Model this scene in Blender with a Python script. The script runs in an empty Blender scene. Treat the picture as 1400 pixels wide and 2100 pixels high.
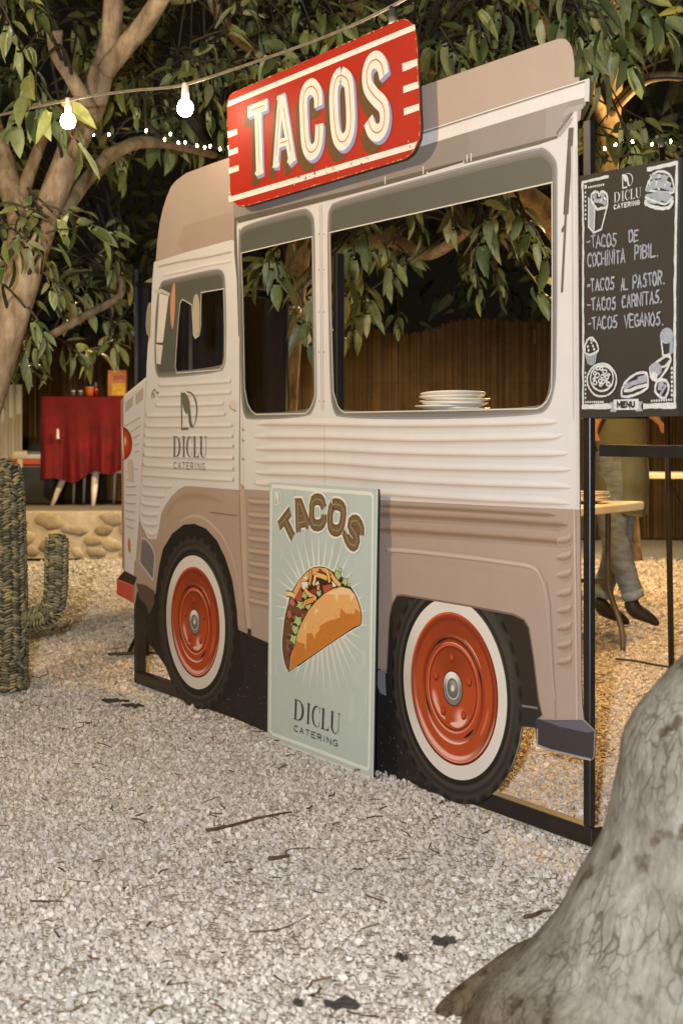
import bpy, bmesh, math, random
import numpy as np
from mathutils import Vector, Matrix, Quaternion
from mathutils.geometry import tessellate_polygon
random.seed(7); np.random.seed(7)
sc = bpy.context.scene
COL = sc.collection
PI = math.pi
def S(r, g, b):
    f = lambda c: (c/255/12.92 if c <= 10.3 else ((c/255+.055)/1.055)**2.4)
    return (f(r), f(g), f(b))

# ------------------------------------------------------------------ camera, world, lights
F, CX, HY, CH = 3130.0, 700.0, 885.0, 1.1      # focal length in photo pixels, principal column, horizon row, eye height
cam = bpy.data.cameras.new('camera'); camo = bpy.data.objects.new('camera', cam); COL.objects.link(camo)
camo.location = (0, 0, CH); camo.rotation_euler = (PI/2, 0, 0)
cam.sensor_fit = 'VERTICAL'; cam.sensor_height = 36; cam.sensor_width = 24
cam.lens = F/2100*36; cam.shift_y = -(1050-HY)/2100
cam.clip_start = .05; cam.clip_end = 300
cam.dof.use_dof = True; cam.dof.focus_distance = 5.0; cam.dof.aperture_fstop = 5.6
sc.camera = camo
sc.view_settings.view_transform = 'Standard'; sc.view_settings.look = 'None'
sc.view_settings.exposure = 0.0; sc.view_settings.gamma = 1.0; sc.view_settings.use_curve_mapping = False
w = bpy.data.worlds.new('World'); sc.world = w; w.use_nodes = True
bg = w.node_tree.nodes['Background']; bg.inputs[0].default_value = (.95, .72, .48, 1); bg.inputs[1].default_value = .007
sc.cycles.use_denoising = True
sc.cycles.max_bounces = 6; sc.cycles.diffuse_bounces = 3; sc.cycles.glossy_bounces = 3
sc.cycles.transmission_bounces = 4; sc.cycles.sample_clamp_indirect = 4.0
def lamp(name, loc, power, color, radius):
    l = bpy.data.lights.new(name, 'POINT'); l.energy = power; l.color = color; l.shadow_soft_size = radius
    o = bpy.data.objects.new(name, l); COL.objects.link(o); o.location = loc; return o
def shaded(name, loc, power, color, cone=128):
    l = bpy.data.lights.new(name, 'SPOT'); l.energy = power; l.color = color; l.shadow_soft_size = .06; l.spot_size = math.radians(cone); l.spot_blend = .5
    o = bpy.data.objects.new(name, l); COL.objects.link(o); o.location = loc; return o
lamp('camera_flash', (-.22, -.45, 1.32), 1000, (.985, .985, 1.0), .05)
WARM = (1.0, .66, .30)
lamp('warm_fill_lamp', (-2.2, 4.4, 2.6), 210, (1.0, .74, .44), .10)      # bulbs of the same festoon, outside the frame; added fill lamps are marked
lamp('warm_fill_lamp', (1.2, .6, 3.2), 60, (1.0, .93, .84), .12)
shaded('warm_fill_lamp', (2.3, 10.3, 2.7), 620, (1.0, .58, .19))
shaded('warm_fill_lamp', (1.35, 6.9, 2.2), 170, (1.0, .60, .22), 152)  # added fill lamp to brighten the walking person, not a festoon bulb
shaded('warm_fill_lamp', (.95, 5.7, 1.7), 150, (1.0, .56, .17), 140)
shaded('warm_fill_lamp', (-2.7, 11.4, 2.9), 420, (1.0, .72, .38), 150)
shaded('warm_fill_lamp', (.4, 12.4, 2.9), 620, (1.0, .76, .46), 160)  # added lamp that lifts the dark reed fence, no real bulb hangs here
lamp('warm_fill_lamp', (2.0, 9.6, 3.1), 20, (1.0, .62, .24), .06)

# ------------------------------------------------------------------ helpers
def P(px, py, Y): return Vector(((px-CX)*Y/F, Y, CH-(py-HY)*Y/F))
def G(px, py):
    Y = F*CH/(py-HY); return Vector(((px-CX)*Y/F, Y, 0))
class Frame:
    def __init__(s, o, ex, ez):
        s.o = Vector(o); s.ex = Vector(ex).normalized(); ez = Vector(ez)
        s.ez = (ez-s.ex*ez.dot(s.ex)).normalized(); s.ey = s.ez.cross(s.ex)       # ey points away from the viewer
        s.M = Matrix((s.ex.to_4d(), s.ey.to_4d(), s.ez.to_4d(), s.o.to_4d())).transposed()
        s.M[3] = (0, 0, 0, 1)
    def uv(s, px, py, off=0.0):
        d = Vector(((px-CX)/F, 1, -(py-HY)/F)); c = Vector((0, 0, CH))
        t = ((s.o-c).dot(s.ey)+off)/d.dot(s.ey); p = c+d*t-s.o
        return (p.dot(s.ex), p.dot(s.ez))
class MB:
    def __init__(s): s.v = []; s.f = []; s.c = []; s.lay = 0
    def add(s, vs, fs, cs):
        b = len(s.v); s.v += [tuple(v) for v in vs]; s.f += [tuple(i+b for i in f) for f in fs]
        s.c += list(cs) if isinstance(cs, list) else [cs]*len(vs)
    def build(s, name, mat, parent=None, smooth=False):
        me = bpy.data.meshes.new(name); me.from_pydata(s.v, [], s.f)
        a = me.color_attributes.new('ink', 'FLOAT_COLOR', 'POINT')
        a.data.foreach_set('color', np.array([tuple(c[:3])+(1.0,) for c in s.c], dtype=np.float32).ravel())
        if smooth: me.shade_smooth()
        return link(name, me, mat, parent)
def link(name, me, mat=None, parent=None):
    o = bpy.data.objects.new(name, me); COL.objects.link(o)
    if mat is not None and len(me.materials) == 0: me.materials.append(mat)
    if parent is not None: o.parent = parent
    return o
def tag(o, label=None, cat=None, group=None, kind=None):
    if label: o['label'] = label
    if cat: o['category'] = cat
    if group: o['group'] = group
    if kind: o['kind'] = kind
    return o
def empty(name, label, cat, group=None, M=None, loc=None, rz=0):
    o = bpy.data.objects.new(name, None); COL.objects.link(o); o.empty_display_size = .1
    if M is not None: o.matrix_world = M
    if loc is not None: o.location = loc; o.rotation_euler = (0, 0, rz)
    return tag(o, label, cat, group)
def chaikin(p, n=2, closed=True):
    for _ in range(n):
        q = []
        m = len(p)
        rng = range(m) if closed else range(m-1)
        if not closed: q.append(p[0])
        for i in rng:
            a, b = p[i], p[(i+1) % m]
            q.append((a[0]*.75+b[0]*.25, a[1]*.75+b[1]*.25)); q.append((a[0]*.25+b[0]*.75, a[1]*.25+b[1]*.75))
        if not closed: q.append(p[-1])
        p = q
    return p
def catmull(p, n=6):
    q = []
    for i in range(len(p)-1):
        a = p[max(i-1, 0)]; b = p[i]; c = p[i+1]; d = p[min(i+2, len(p)-1)]
        for k in range(n):
            t = k/n
            q.append(tuple(.5*(2*b[j]+(c[j]-a[j])*t+(2*a[j]-5*b[j]+4*c[j]-d[j])*t*t+(3*b[j]-a[j]-3*c[j]+d[j])*t**3) for j in range(len(b))))
    q.append(tuple(p[-1])); return q
def area2(p): return sum(p[i][0]*p[(i+1) % len(p)][1]-p[(i+1) % len(p)][0]*p[i][1] for i in range(len(p)))
def poly(mb, pts, y, col, holes=()):
    """flat filled outline in the (u,v) plane at depth y, facing -y"""
    loops = [list(pts)]+[list(h) for h in holes]
    tri = tessellate_polygon([[Vector((a, b, 0)) for a, b in l] for l in loops])
    flat = [q for l in loops for q in l]
    fs = []
    for t in tri:
        a = area2([flat[i] for i in t]); fs.append(tuple(t) if a > 0 else tuple(reversed(t)))
    mb.add([(a, y, b) for a, b in flat], fs, col)
def slab(mb, pts, y0, y1, col, cside, holes=()):
    poly(mb, pts, y0, col, holes)
    n0 = len(mb.f); poly(mb, pts, y1, cside, holes); mb.f[n0:] = [tuple(reversed(f)) for f in mb.f[n0:]]
    for l in [list(pts)]+[list(h) for h in holes]:
        m = len(l); vs = [(a, y0, b) for a, b in l]+[(a, y1, b) for a, b in l]
        mb.add(vs, [(i, (i+1) % m, (i+1) % m+m, i+m) for i in range(m)], cside)
def ribbon(mb, pts, wd, y, col, closed=False, cap=0):
    """a drawn stroke of width wd (number or list) along a polyline in the (u,v) plane"""
    p = [np.array(q, float) for q in pts]
    p = [q for i, q in enumerate(p) if i == 0 or np.linalg.norm(q-p[i-1]) > 1e-7]
    if closed and np.linalg.norm(p[0]-p[-1]) < 1e-7: p = p[:-1]
    n = len(p)
    if n < 2: return
    if cap and not closed:
        d0 = p[0]-p[1]; d1 = p[-1]-p[-2]; ww = wd if not isinstance(wd, (list, tuple)) else wd[0]
        p[0] = p[0]+d0/np.linalg.norm(d0)*ww*cap; p[-1] = p[-1]+d1/np.linalg.norm(d1)*ww*cap
    L = []; R = []
    for i in range(n):
        a = p[(i-1) % n] if (closed or i > 0) else None; b = p[(i+1) % n] if (closed or i < n-1) else None
        ds = []
        if a is not None: d = p[i]-a; ds.append(d/np.linalg.norm(d))
        if b is not None: d = b-p[i]; ds.append(d/np.linalg.norm(d))
        nn = [np.array((-d[1], d[0])) for d in ds]; m = sum(nn); l = np.linalg.norm(m)
        m = nn[0] if l < 1e-6 else m/l
        s = 1/max(.45, m.dot(nn[0]))
        h = (wd[min(i, len(wd)-1)] if isinstance(wd, (list, tuple)) else wd)/2*s
        L.append(p[i]+m*h); R.append(p[i]-m*h)
    vs = [(q[0], y, q[1]) for q in L]+[(q[0], y, q[1]) for q in R]
    fs = [(i+n, (i+1) % n+n, (i+1) % n, i) for i in range(n if closed else n-1)]
    mb.add(vs, fs, col)
def disc(mb, c, r, y, col, n=20, ry=None, rim=None):
    ry = ry or r
    vs = [(c[0], y, c[1])]+[(c[0]+r*math.cos(2*PI*i/n), y, c[1]+ry*math.sin(2*PI*i/n)) for i in range(n)]
    mb.add(vs, [(0, i+1, (i+1) % n+1) for i in range(n)], [col]+[rim or col]*n)
def box(mb, c, s, col=(.5, .5, .5), M=None):
    vs = [Vector((c[0]+dx*s[0]/2, c[1]+dy*s[1]/2, c[2]+dz*s[2]/2)) for dx in (-1, 1) for dy in (-1, 1) for dz in (-1, 1)]
    if M is not None: vs = [M @ v for v in vs]
    mb.add(vs, [(0, 1, 3, 2), (4, 6, 7, 5), (0, 4, 5, 1), (2, 3, 7, 6), (0, 2, 6, 4), (1, 5, 7, 3)], col)
def bevbox(name, c, s, mat, parent=None, bev=.004, col=(.5, .5, .5), seg=2):
    m = MB(); box(m, c, s, col); o = m.build(name, mat, parent)
    b = o.modifiers.new('edge', 'BEVEL'); b.width = bev; b.segments = seg; return o
def tube(mb, pts, rad, col=(.5, .5, .5), n=10, caps=True, wob=0.0, seed=0, flat=1.0):
    pts = [Vector(p) for p in pts]; m = len(pts)
    rad = rad if isinstance(rad, (list, tuple)) else [rad]*m
    t = (pts[1]-pts[0]).normalized(); u = t.orthogonal().normalized(); vs = []
    rr = random.Random(seed); ph = [rr.uniform(0, 6.28) for _ in range(4)]
    for i in range(m):
        t2 = ((pts[min(i+1, m-1)]-pts[max(i-1, 0)])).normalized()
        u = (u-t2*u.dot(t2)).normalized(); v = t2.cross(u)
        for k in range(n):
            a = 2*PI*k/n
            r = rad[i]*(1+wob*(math.sin(2*a+ph[0]+i*.31)+.6*math.sin(3*a+ph[1]-i*.47)+.5*math.sin(5*a+ph[2]+i*.9)))
            vs.append(pts[i]+u*math.cos(a)*r+v*math.sin(a)*r*flat)
    fs = [(i*n+k, i*n+(k+1) % n, (i+1)*n+(k+1) % n, (i+1)*n+k) for i in range(m-1) for k in range(n)]
    if caps:
        fs.append(tuple(reversed(range(n)))); fs.append(tuple((m-1)*n+k for k in range(n)))
    mb.add(vs, fs, col)
def lathe(mb, prof, c=(0, 0, 0), n=24, col=(.5, .5, .5)):
    vs = [(c[0]+r*math.cos(2*PI*k/n), c[1]+r*math.sin(2*PI*k/n), c[2]+z) for r, z in prof for k in range(n)]
    m = len(prof)
    mb.add(vs, [(i*n+k, i*n+(k+1) % n, (i+1)*n+(k+1) % n, (i+1)*n+k) for i in range(m-1) for k in range(n)], col)

# ------------------------------------------------------------------ materials
def nodes(name):
    m = bpy.data.materials.new(name); m.use_nodes = True; nt = m.node_tree
    return m, nt, nt.nodes['Principled BSDF']
def N(nt, typ, **kw):
    n = nt.nodes.new(typ)
    for k, v in kw.items():
        if k in n.inputs.keys(): n.inputs[k].default_value = v
        else: setattr(n, k, v)
    return n
def ramp(nt, fac, stops):
    r = nt.nodes.new('ShaderNodeValToRGB'); e = r.color_ramp.elements
    while len(e) < len(stops): e.new(.5)
    for x, (p, c) in zip(e, stops): x.position = p; x.color = tuple(c[:3])+(1,)
    nt.links.new(fac, r.inputs[0]); return r.outputs[0]
def mul(nt, a, b, fac=1.0, mode='MULTIPLY'):
    x = nt.nodes.new('ShaderNodeMix'); x.data_type = 'RGBA'; x.blend_type = mode; x.inputs[0].default_value = fac
    for s, q in ((6, a), (7, b)):
        if isinstance(q, tuple): x.inputs[s].default_value = tuple(q[:3])+(1,)
        else: nt.links.new(q, x.inputs[s])
    return x.outputs[2]
def bump(nt, bs, h, strength=.3, dist=.01):
    b = N(nt, 'ShaderNodeBump'); b.inputs['Strength'].default_value = strength; b.inputs['Distance'].default_value = dist
    nt.links.new(h, b.inputs['Height']); nt.links.new(b.outputs[0], bs.inputs['Normal'])
def noise(nt, scale, detail=4, rough=.6, vec=None, stretch=None, coord='Object'):
    tc = N(nt, 'ShaderNodeTexCoord'); src = tc.outputs[coord]
    if stretch:
        mp = N(nt, 'ShaderNodeMapping'); mp.inputs['Scale'].default_value = stretch; nt.links.new(src, mp.inputs[0]); src = mp.outputs[0]
    n = N(nt, 'ShaderNodeTexNoise'); n.inputs['Scale'].default_value = scale; n.inputs['Detail'].default_value = detail; n.inputs['Roughness'].default_value = rough
    nt.links.new(src, n.inputs['Vector']); return n.outputs['Fac']
def simple(name, c, rough=.5, var=.12, scale=12, metal=0.0, stretch=None, bmp=0, bdist=.003, spec=.5):
    m, nt, b = nodes(name)
    n = noise(nt, scale, stretch=stretch)
    lo = tuple(x*(1-var) for x in c); hi = tuple(min(1, x*(1+var)) for x in c)
    nt.links.new(ramp(nt, n, [(.3, lo), (.7, hi)]), b.inputs['Base Color'])
    b.inputs['Roughness'].default_value = rough; b.inputs['Metallic'].default_value = metal
    b.inputs['Specular IOR Level'].default_value = spec
    if bmp: bump(nt, b, n, bmp, bdist)
    return m
def attr_mat(name, rough=.5, grain=.05, gscale=260, spec=.35, blot=.05, bscale=4, bmp=0):
    m, nt, b = nodes(name)
    a = N(nt, 'ShaderNodeAttribute', attribute_name='ink')
    g = ramp(nt, noise(nt, gscale, 2), [(.25, (1-grain,)*3), (.75, (1+grain*.6,)*3)])
    g2 = ramp(nt, noise(nt, bscale, 4), [(.3, (1-blot,)*3), (.7, (1,)*3)])
    nt.links.new(mul(nt, mul(nt, a.outputs['Color'], g), g2), b.inputs['Base Color'])
    b.inputs['Roughness'].default_value = rough; b.inputs['Specular IOR Level'].default_value = spec
    if bmp: bump(nt, b, noise(nt, bscale*6, 3), bmp, .002)
    return m
M_ink = attr_mat('printed_vinyl', .5, .07, 260, .3, .075, 5)
M_sign = attr_mat('painted_tin', .55, .07, 160, .22, .13, 9)
M_poster = attr_mat('poster_print', .42, .04, 260, .35, .05, 7)
M_chalk = attr_mat('chalk', .9, .35, 420, .1, .2, 60)
M_board = simple('blackboard', S(43, 38, 32), .75, .12, 9)
M_black = simple('black_metal', (.012, .011, .010), .38, .25, 20)
M_dark = simple('black_fabric', (.016, .015, .016), .85, .25, 5, bmp=.3)
M_white = simple('white_plastic', (.68, .63, .54), .45, .05, 8)
M_plate = simple('plate_glaze', (.78, .71, .58), .3, .04, 10)
M_redcloth = simple('red_cloth', S(98, 2, 8), .9, .35, 7, bmp=.2)
M_cable = simple('black_rubber', (.03, .027, .024), .6, .2, 30)
M_conc = simple('terrace_concrete', (.20, .165, .125), .9, .25, 5, bmp=.3)
M_mortar = simple('wall_mortar', (.46, .40, .30), .95, .2, 9, bmp=.5, bdist=.01)
M_stone = attr_mat('wall_stone', .9, .2, 60, .2, .3, 12, bmp=.6)
M_weave = attr_mat('woven_grass', .75, .25, 180, .3, .15, 20)
M_tyre = M_ink

def bark(name, c0, c1, c2, scale, stretch, bstr, bd, crack=True):
    m, nt, b = nodes(name)
    n1 = noise(nt, scale, 6, .65, stretch=stretch); n2 = noise(nt, scale*.35, 3)
    base = ramp(nt, n1, [(.28, c0), (.5, c1), (.72, c2)])
    pat = ramp(nt, n2, [(.38, (.62, .58, .52)), (.6, (1, 1, 1))])
    col = mul(nt, base, pat, .8)
    nt.links.new(col, b.inputs['Base Color']); b.inputs['Roughness'].default_value = .85
    b.inputs['Specular IOR Level'].default_value = .25
    bump(nt, b, n1, bstr, bd); return m
M_bark = bark('tan_bark', (.19, .135, .08), (.39, .295, .185), (.52, .42, .285), 22, (1, 1, .35), .55, .02)
def bark_cracked():
    m, nt, b = nodes('grey_cracked_bark')
    tc = N(nt, 'ShaderNodeTexCoord'); nz = N(nt, 'ShaderNodeTexNoise'); nz.inputs['Scale'].default_value = 14; nz.inputs['Detail'].default_value = 4; nt.links.new(tc.outputs['Object'], nz.inputs['Vector'])
    ad = N(nt, 'ShaderNodeMix', data_type='VECTOR'); ad.inputs[0].default_value = .05; nt.links.new(tc.outputs['Object'], ad.inputs[4]); nt.links.new(nz.outputs['Color'], ad.inputs[5])
    mp = N(nt, 'ShaderNodeMapping'); mp.inputs['Scale'].default_value = (1.35, 1.35, .24); mp.inputs['Rotation'].default_value = (0, .40, 0); nt.links.new(ad.outputs[1], mp.inputs[0])
    v = N(nt, 'ShaderNodeTexVoronoi', feature='DISTANCE_TO_EDGE'); v.inputs['Scale'].default_value = 44; nt.links.new(mp.outputs[0], v.inputs['Vector'])
    crack = ramp(nt, v.outputs['Distance'], [(0, (.36, .31, .26)), (.03, (.66, .62, .57)), (.085, (1, 1, 1))])
    base = ramp(nt, noise(nt, 9, 6, .7), [(.30, (.11, .098, .075)), (.46, (.175, .166, .138)), (.68, (.255, .25, .215))])
    fine = ramp(nt, noise(nt, 46, 6, .72, stretch=(1.3, 1.3, .30)), [(.32, (.66, .64, .60)), (.68, (1.12, 1.12, 1.12))])
    spots = ramp(nt, noise(nt, 17, 3, .5), [(.33, (.45, .36, .28)), (.40, (1, 1, 1))])
    low = N(nt, 'ShaderNodeSeparateXYZ'); nt.links.new(tc.outputs['Object'], low.inputs[0])
    dirt = ramp(nt, low.outputs[2], [(0, (.50, .38, .27)), (.07, (.66, .54, .42)), (.17, (1, 1, 1))])
    fade = ramp(nt, noise(nt, 5, 3), [(.40, (1, 1, 1)), (.58, (.15, .15, .15))])
    cr = mul(nt, (1, 1, 1), crack); nt.links.new(fade, cr.node.inputs[0])
    col = mul(nt, mul(nt, mul(nt, mul(nt, base, fine), spots), cr), dirt)
    nt.links.new(col, b.inputs['Base Color']); b.inputs['Roughness'].default_value = .85; b.inputs['Specular IOR Level'].default_value = .2
    bw = N(nt, 'ShaderNodeMath', operation='ADD'); nt.links.new(cr, bw.inputs[0]); nt.links.new(fine, bw.inputs[1])
    bump(nt, b, bw.outputs[0], .6, .006); return m
M_bark2 = bark_cracked()

def leaf_mat():
    m, nt, b = nodes('leaf_skin')
    a = N(nt, 'ShaderNodeAttribute', attribute_name='ink')
    uvn = N(nt, 'ShaderNodeUVMap'); sep = N(nt, 'ShaderNodeSeparateXYZ'); nt.links.new(uvn.outputs[0], sep.inputs[0])
    vein = ramp(nt, sep.outputs[1], [(.0, (1.0, 1.0, 1.0)), (.455, (1, 1, 1)), (.5, (1.7, 1.55, 1.35)), (.545, (1, 1, 1)), (1, (1, 1, 1))])
    wr = ramp(nt, noise(nt, 7, 3), [(.35, (.84, .82, .78)), (.65, (1.1, 1.1, 1.08))])
    front = mul(nt, mul(nt, a.outputs['Color'], vein), wr)
    back = mul(nt, front, (1.75, 1.7, 1.9))
    geo = N(nt, 'ShaderNodeNewGeometry'); mx = N(nt, 'ShaderNodeMix', data_type='RGBA')
    nt.links.new(geo.outputs['Backfacing'], mx.inputs[0]); nt.links.new(front, mx.inputs[6]); nt.links.new(back, mx.inputs[7])
    nt.links.new(mx.outputs[2], b.inputs['Base Color'])
    b.inputs['Roughness'].default_value = .42; b.inputs['Specular IOR Level'].default_value = .4
    tr = N(nt, 'ShaderNodeBsdfTranslucent'); nt.links.new(front, tr.inputs[0])
    ms = N(nt, 'ShaderNodeMixShader'); ms.inputs[0].default_value = .18
    nt.links.new(b.outputs[0], ms.inputs[1]); nt.links.new(tr.outputs[0], ms.inputs[2])
    nt.links.new(ms.outputs[0], nt.nodes['Material Output'].inputs[0]); return m
M_leaf = leaf_mat()
def glow(name, c, s):
    m, nt, b = nodes(name); b.inputs['Base Color'].default_value = (.9, .85, .75, 1)
    b.inputs['Emission Color'].default_value = tuple(c)+(1,); b.inputs['Emission Strength'].default_value = s
    return m
M_bulb = glow('lit_bulb', (1.0, .80, .52), 75)
M_fairy = glow('fairy_bulb', (1.0, .84, .42), 60)

# ------------------------------------------------------------------ ground
def gravel_mats():
    m, nt, b = nodes('gravel_bed')
    tc = N(nt, 'ShaderNodeTexCoord')
    v = N(nt, 'ShaderNodeTexVoronoi'); v.inputs['Scale'].default_value = 75; nt.links.new(tc.outputs['Object'], v.inputs['Vector'])
    sep = N(nt, 'ShaderNodeSeparateColor'); nt.links.new(v.outputs['Color'], sep.inputs[0])
    c = ramp(nt, sep.outputs[0], [(0, (.40, .36, .31)), (.5, (.54, .50, .44)), (1, (.66, .62, .56))])
    d = ramp(nt, v.outputs['Distance'], [(.0, (1, 1, 1)), (.75, (.62, .59, .55))])
    nt.links.new(mul(nt, c, d), b.inputs['Base Color']); b.inputs['Roughness'].default_value = .95
    inv = N(nt, 'ShaderNodeMath', operation='SUBTRACT'); inv.inputs[0].default_value = 1; nt.links.new(v.outputs['Distance'], inv.inputs[1])
    bump(nt, b, inv.outputs[0], .9, .012)
    m2, nt, b = nodes('gravel_stone')
    oi = N(nt, 'ShaderNodeObjectInfo')
    c = ramp(nt, oi.outputs['Random'], [(0, (.36, .33, .295)), (.2, (.47, .435, .39)), (.5, (.545, .515, .478)), (.8, (.61, .585, .55)), (.98, (.72, .70, .67)), (1, (.30, .24, .19))])
    g = ramp(nt, noise(nt, 2.2, 4), [(.3, (.76, .735, .70)), (.7, (.98, .965, .93))])
    tc = N(nt, 'ShaderNodeNewGeometry'); nn = N(nt, 'ShaderNodeTexNoise'); nn.inputs['Scale'].default_value = 1.1; nn.inputs['Detail'].default_value = 3
    nt.links.new(tc.outputs['Position'], nn.inputs['Vector'])
    g2 = ramp(nt, nn.outputs['Fac'], [(.35, (.90, .91, .93)), (.65, (1.03, 1.0, .96))])
    nt.links.new(mul(nt, mul(nt, c, g), g2), b.inputs['Base Color']); b.inputs['Roughness'].default_value = .85
    return m, m2
M_bed, M_grav = gravel_mats()
def hgt(x, y): return .010*math.sin(1.7*x+.6)*math.sin(1.3*y+.4)+.006*math.sin(4.1*x-2.2*y)+.005*math.sin(7.3*x+1.1)*math.sin(5.7*y+.8*x)
g = MB(); nx, ny = 70, 90
xs = [-60, -30, -15, -8]+[(-6+12*i/nx) for i in range(nx+1)]+[8, 15, 30, 60]
ys = [-20, -6, -1]+[1+17*i/ny for i in range(ny+1)]+[22, 35, 60, 120]
vs = [(x, y, (hgt(x, y)-.012) if (-6 <= x <= 6 and 1 <= y <= 18) else -.012) for y in ys for x in xs]; W_ = len(xs)
g.add(vs, [(j*W_+i, j*W_+i+1, (j+1)*W_+i+1, (j+1)*W_+i) for j in range(len(ys)-1) for i in range(W_-1)], (.4, .4, .4))
tag(g.build('gravel_ground', M_bed, smooth=True), kind='structure')
def gravel():
    pts = []
    for _ in range(1):
        n = 520000
        Y = np.sqrt(np.random.uniform(2.2**2, 13.1**2, n)); X = np.random.uniform(-.5, .5, n)*(Y*.447*1.18+.5)+.02*Y
        keep = np.random.rand(n) < np.clip(1.5-.15*Y, .22, 1)
        X, Y = X[keep], Y[keep]
    n = len(X); r = np.random.lognormal(-5.56, .38, n).clip(.0020, .0095)*(1+.10*(Y-4)).clip(1, 1.8)
    Z = .010*np.sin(1.7*X+.6)*np.sin(1.3*Y+.4)+.006*np.sin(4.1*X-2.2*Y)+.005*np.sin(7.3*X+1.1)*np.sin(5.7*Y+.8*X)-.012+np.random.uniform(.0, .9, n)*r
    me = bpy.data.meshes.new('loose_gravel'); me.vertices.add(n); me.vertices.foreach_set('co', np.stack([X, Y, Z], 1).astype(np.float32).ravel())
    def at(nm, typ, key, arr): a = me.attributes.new(nm, typ, 'POINT'); a.data.foreach_set(key, arr.ravel())
    at('rot', 'FLOAT_VECTOR', 'vector', np.random.uniform(0, 6.283, (n, 3)).astype(np.float32))
    at('siz', 'FLOAT_VECTOR', 'vector', (r[:, None]*np.random.uniform(.7, 1.35, (n, 3))).astype(np.float32))
    at('pick', 'INT', 'value', np.random.randint(0, 7, n).astype(np.int32))
    o = link('loose_gravel', me, None); tag(o, kind='stuff')
    ng = bpy.data.node_groups.new('scatter_gravel', 'GeometryNodeTree')
    ng.interface.new_socket('Geometry', in_out='INPUT', socket_type='NodeSocketGeometry'); ng.interface.new_socket('Geometry', in_out='OUTPUT', socket_type='NodeSocketGeometry')
    A = ng.nodes.new; gi = A('NodeGroupInput'); go = A('NodeGroupOutput'); L = ng.links.new
    m2p = A('GeometryNodeMeshToPoints'); L(gi.outputs[0], m2p.inputs[0])
    join = A('GeometryNodeGeometryToInstance')
    for k in range(7):
        ico = A('GeometryNodeMeshIcoSphere'); ico.inputs['Radius'].default_value = 1; ico.inputs['Subdivisions'].default_value = 1
        sp = A('GeometryNodeSetPosition'); nz = A('ShaderNodeTexWhiteNoise'); nz.noise_dimensions = '4D'; nz.inputs['W'].default_value = k*3.7+.2
        ps = A('GeometryNodeInputPosition'); L(ps.outputs[0], nz.inputs['Vector'])
        sub = A('ShaderNodeVectorMath'); sub.operation = 'SUBTRACT'; sub.inputs[1].default_value = (.5, .5, .5); L(nz.outputs['Color'], sub.inputs[0])
        scl = A('ShaderNodeVectorMath'); scl.operation = 'SCALE'; scl.inputs['Scale'].default_value = .85; L(sub.outputs[0], scl.inputs[0])
        L(ico.outputs[0], sp.inputs['Geometry']); L(scl.outputs[0], sp.inputs['Offset'])
        sm = A('GeometryNodeSetMaterial'); sm.inputs['Material'].default_value = M_grav; L(sp.outputs[0], sm.inputs[0])
        L(sm.outputs[0], join.inputs[0])
    iop = A('GeometryNodeInstanceOnPoints'); iop.inputs['Pick Instance'].default_value = True
    L(m2p.outputs[0], iop.inputs['Points']); L(join.outputs[0], iop.inputs['Instance'])
    def na(nm, typ):
        x = A('GeometryNodeInputNamedAttribute'); x.data_type = typ; x.inputs['Name'].default_value = nm; return x
    a = na('pick', 'INT'); L(a.outputs[0], iop.inputs['Instance Index'])
    a = na('rot', 'FLOAT_VECTOR'); e2r = A('FunctionNodeEulerToRotation'); L(a.outputs[0], e2r.inputs[0]); L(e2r.outputs[0], iop.inputs['Rotation'])
    a = na('siz', 'FLOAT_VECTOR'); L(a.outputs[0], iop.inputs['Scale'])
    L(iop.outputs[0], go.inputs[0])
    md = o.modifiers.new('scatter', 'NODES'); md.node_group = ng; me.materials.append(M_grav)
gravel()
# ------------------------------------------------------------------ the cut-out taco truck: a flat printed board on a black steel stand
TF = Frame((0, F*CH/(1850*.3617), 0), (608, -.3288*F, 0), (0, 0, 1))
T = lambda px, py: TF.uv(px, py)
TAN = S(166, 148, 135); TAN_D = S(140, 118, 100); TAN_L = S(197, 178, 163); ROOF = S(172, 155, 143)
CRM = S(207, 205, 203); CRM_L = S(217, 215, 213); CRM_D = S(172, 160, 153)
GRY = S(118, 114, 105); GRY_D = S(92, 88, 78); BLIND = S(88, 89, 80); LAV = S(150, 146, 150)
truck = empty('taco_truck_cutout', 'cream and tan food truck cut-out board on a black steel stand', 'photo prop', M=TF.M)
LAYER = [0]
def yl():
    LAYER[0] += 1; return -.0004-.000012*LAYER[0]
def Tl(p): return [T(*q) for q in p]
outline = [(256, 811), (300, 773), (301, 752), (304, 705), (305, 690), (301, 684), (299, 668), (301, 638), (306, 621), (311, 620), (313, 574), (316, 537), (320, 535),
 (323, 495), (328, 457), (335, 426), (343, 402), (351, 383), (363, 369), (382, 355), (430, 337), (468, 324), (861, 178), (1118, 88), (1143, 80), (1151, 79), (1160, 81), (1167, 88), (1173, 101),
 (1177, 128), (1177, 158), (1187, 158), (1187, 167), (1208, 162), (1207, 209), (1200, 208), (1199, 216), (1191, 223), (1189, 245), (1183, 250), (1183, 310), (1184, 361), (1188, 1040), (1191, 1401),
 (1193, 1448), (1196, 1475), (1220, 1499), (1218, 1552), (1213, 1559), (1129, 1539), (1102, 1529), (1099, 1492), (1082, 1492), (1070, 1489), (1070, 1492), (1064, 1529), (1052, 1566), (1028, 1609),
 (1002, 1633), (975, 1645), (955, 1645), (921, 1636), (773, 1586), (545, 1500), (440, 1455), (428, 1449), (409, 1449), (395, 1442), (376, 1423), (362, 1400), (353, 1374), (327, 1345), (303, 1315), (301, 1282), (303, 1265),
 (285, 1249), (278, 1240), (274, 1236), (241, 1218), (241, 1188), (255, 1171), (251, 1165), (248, 822)]
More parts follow.
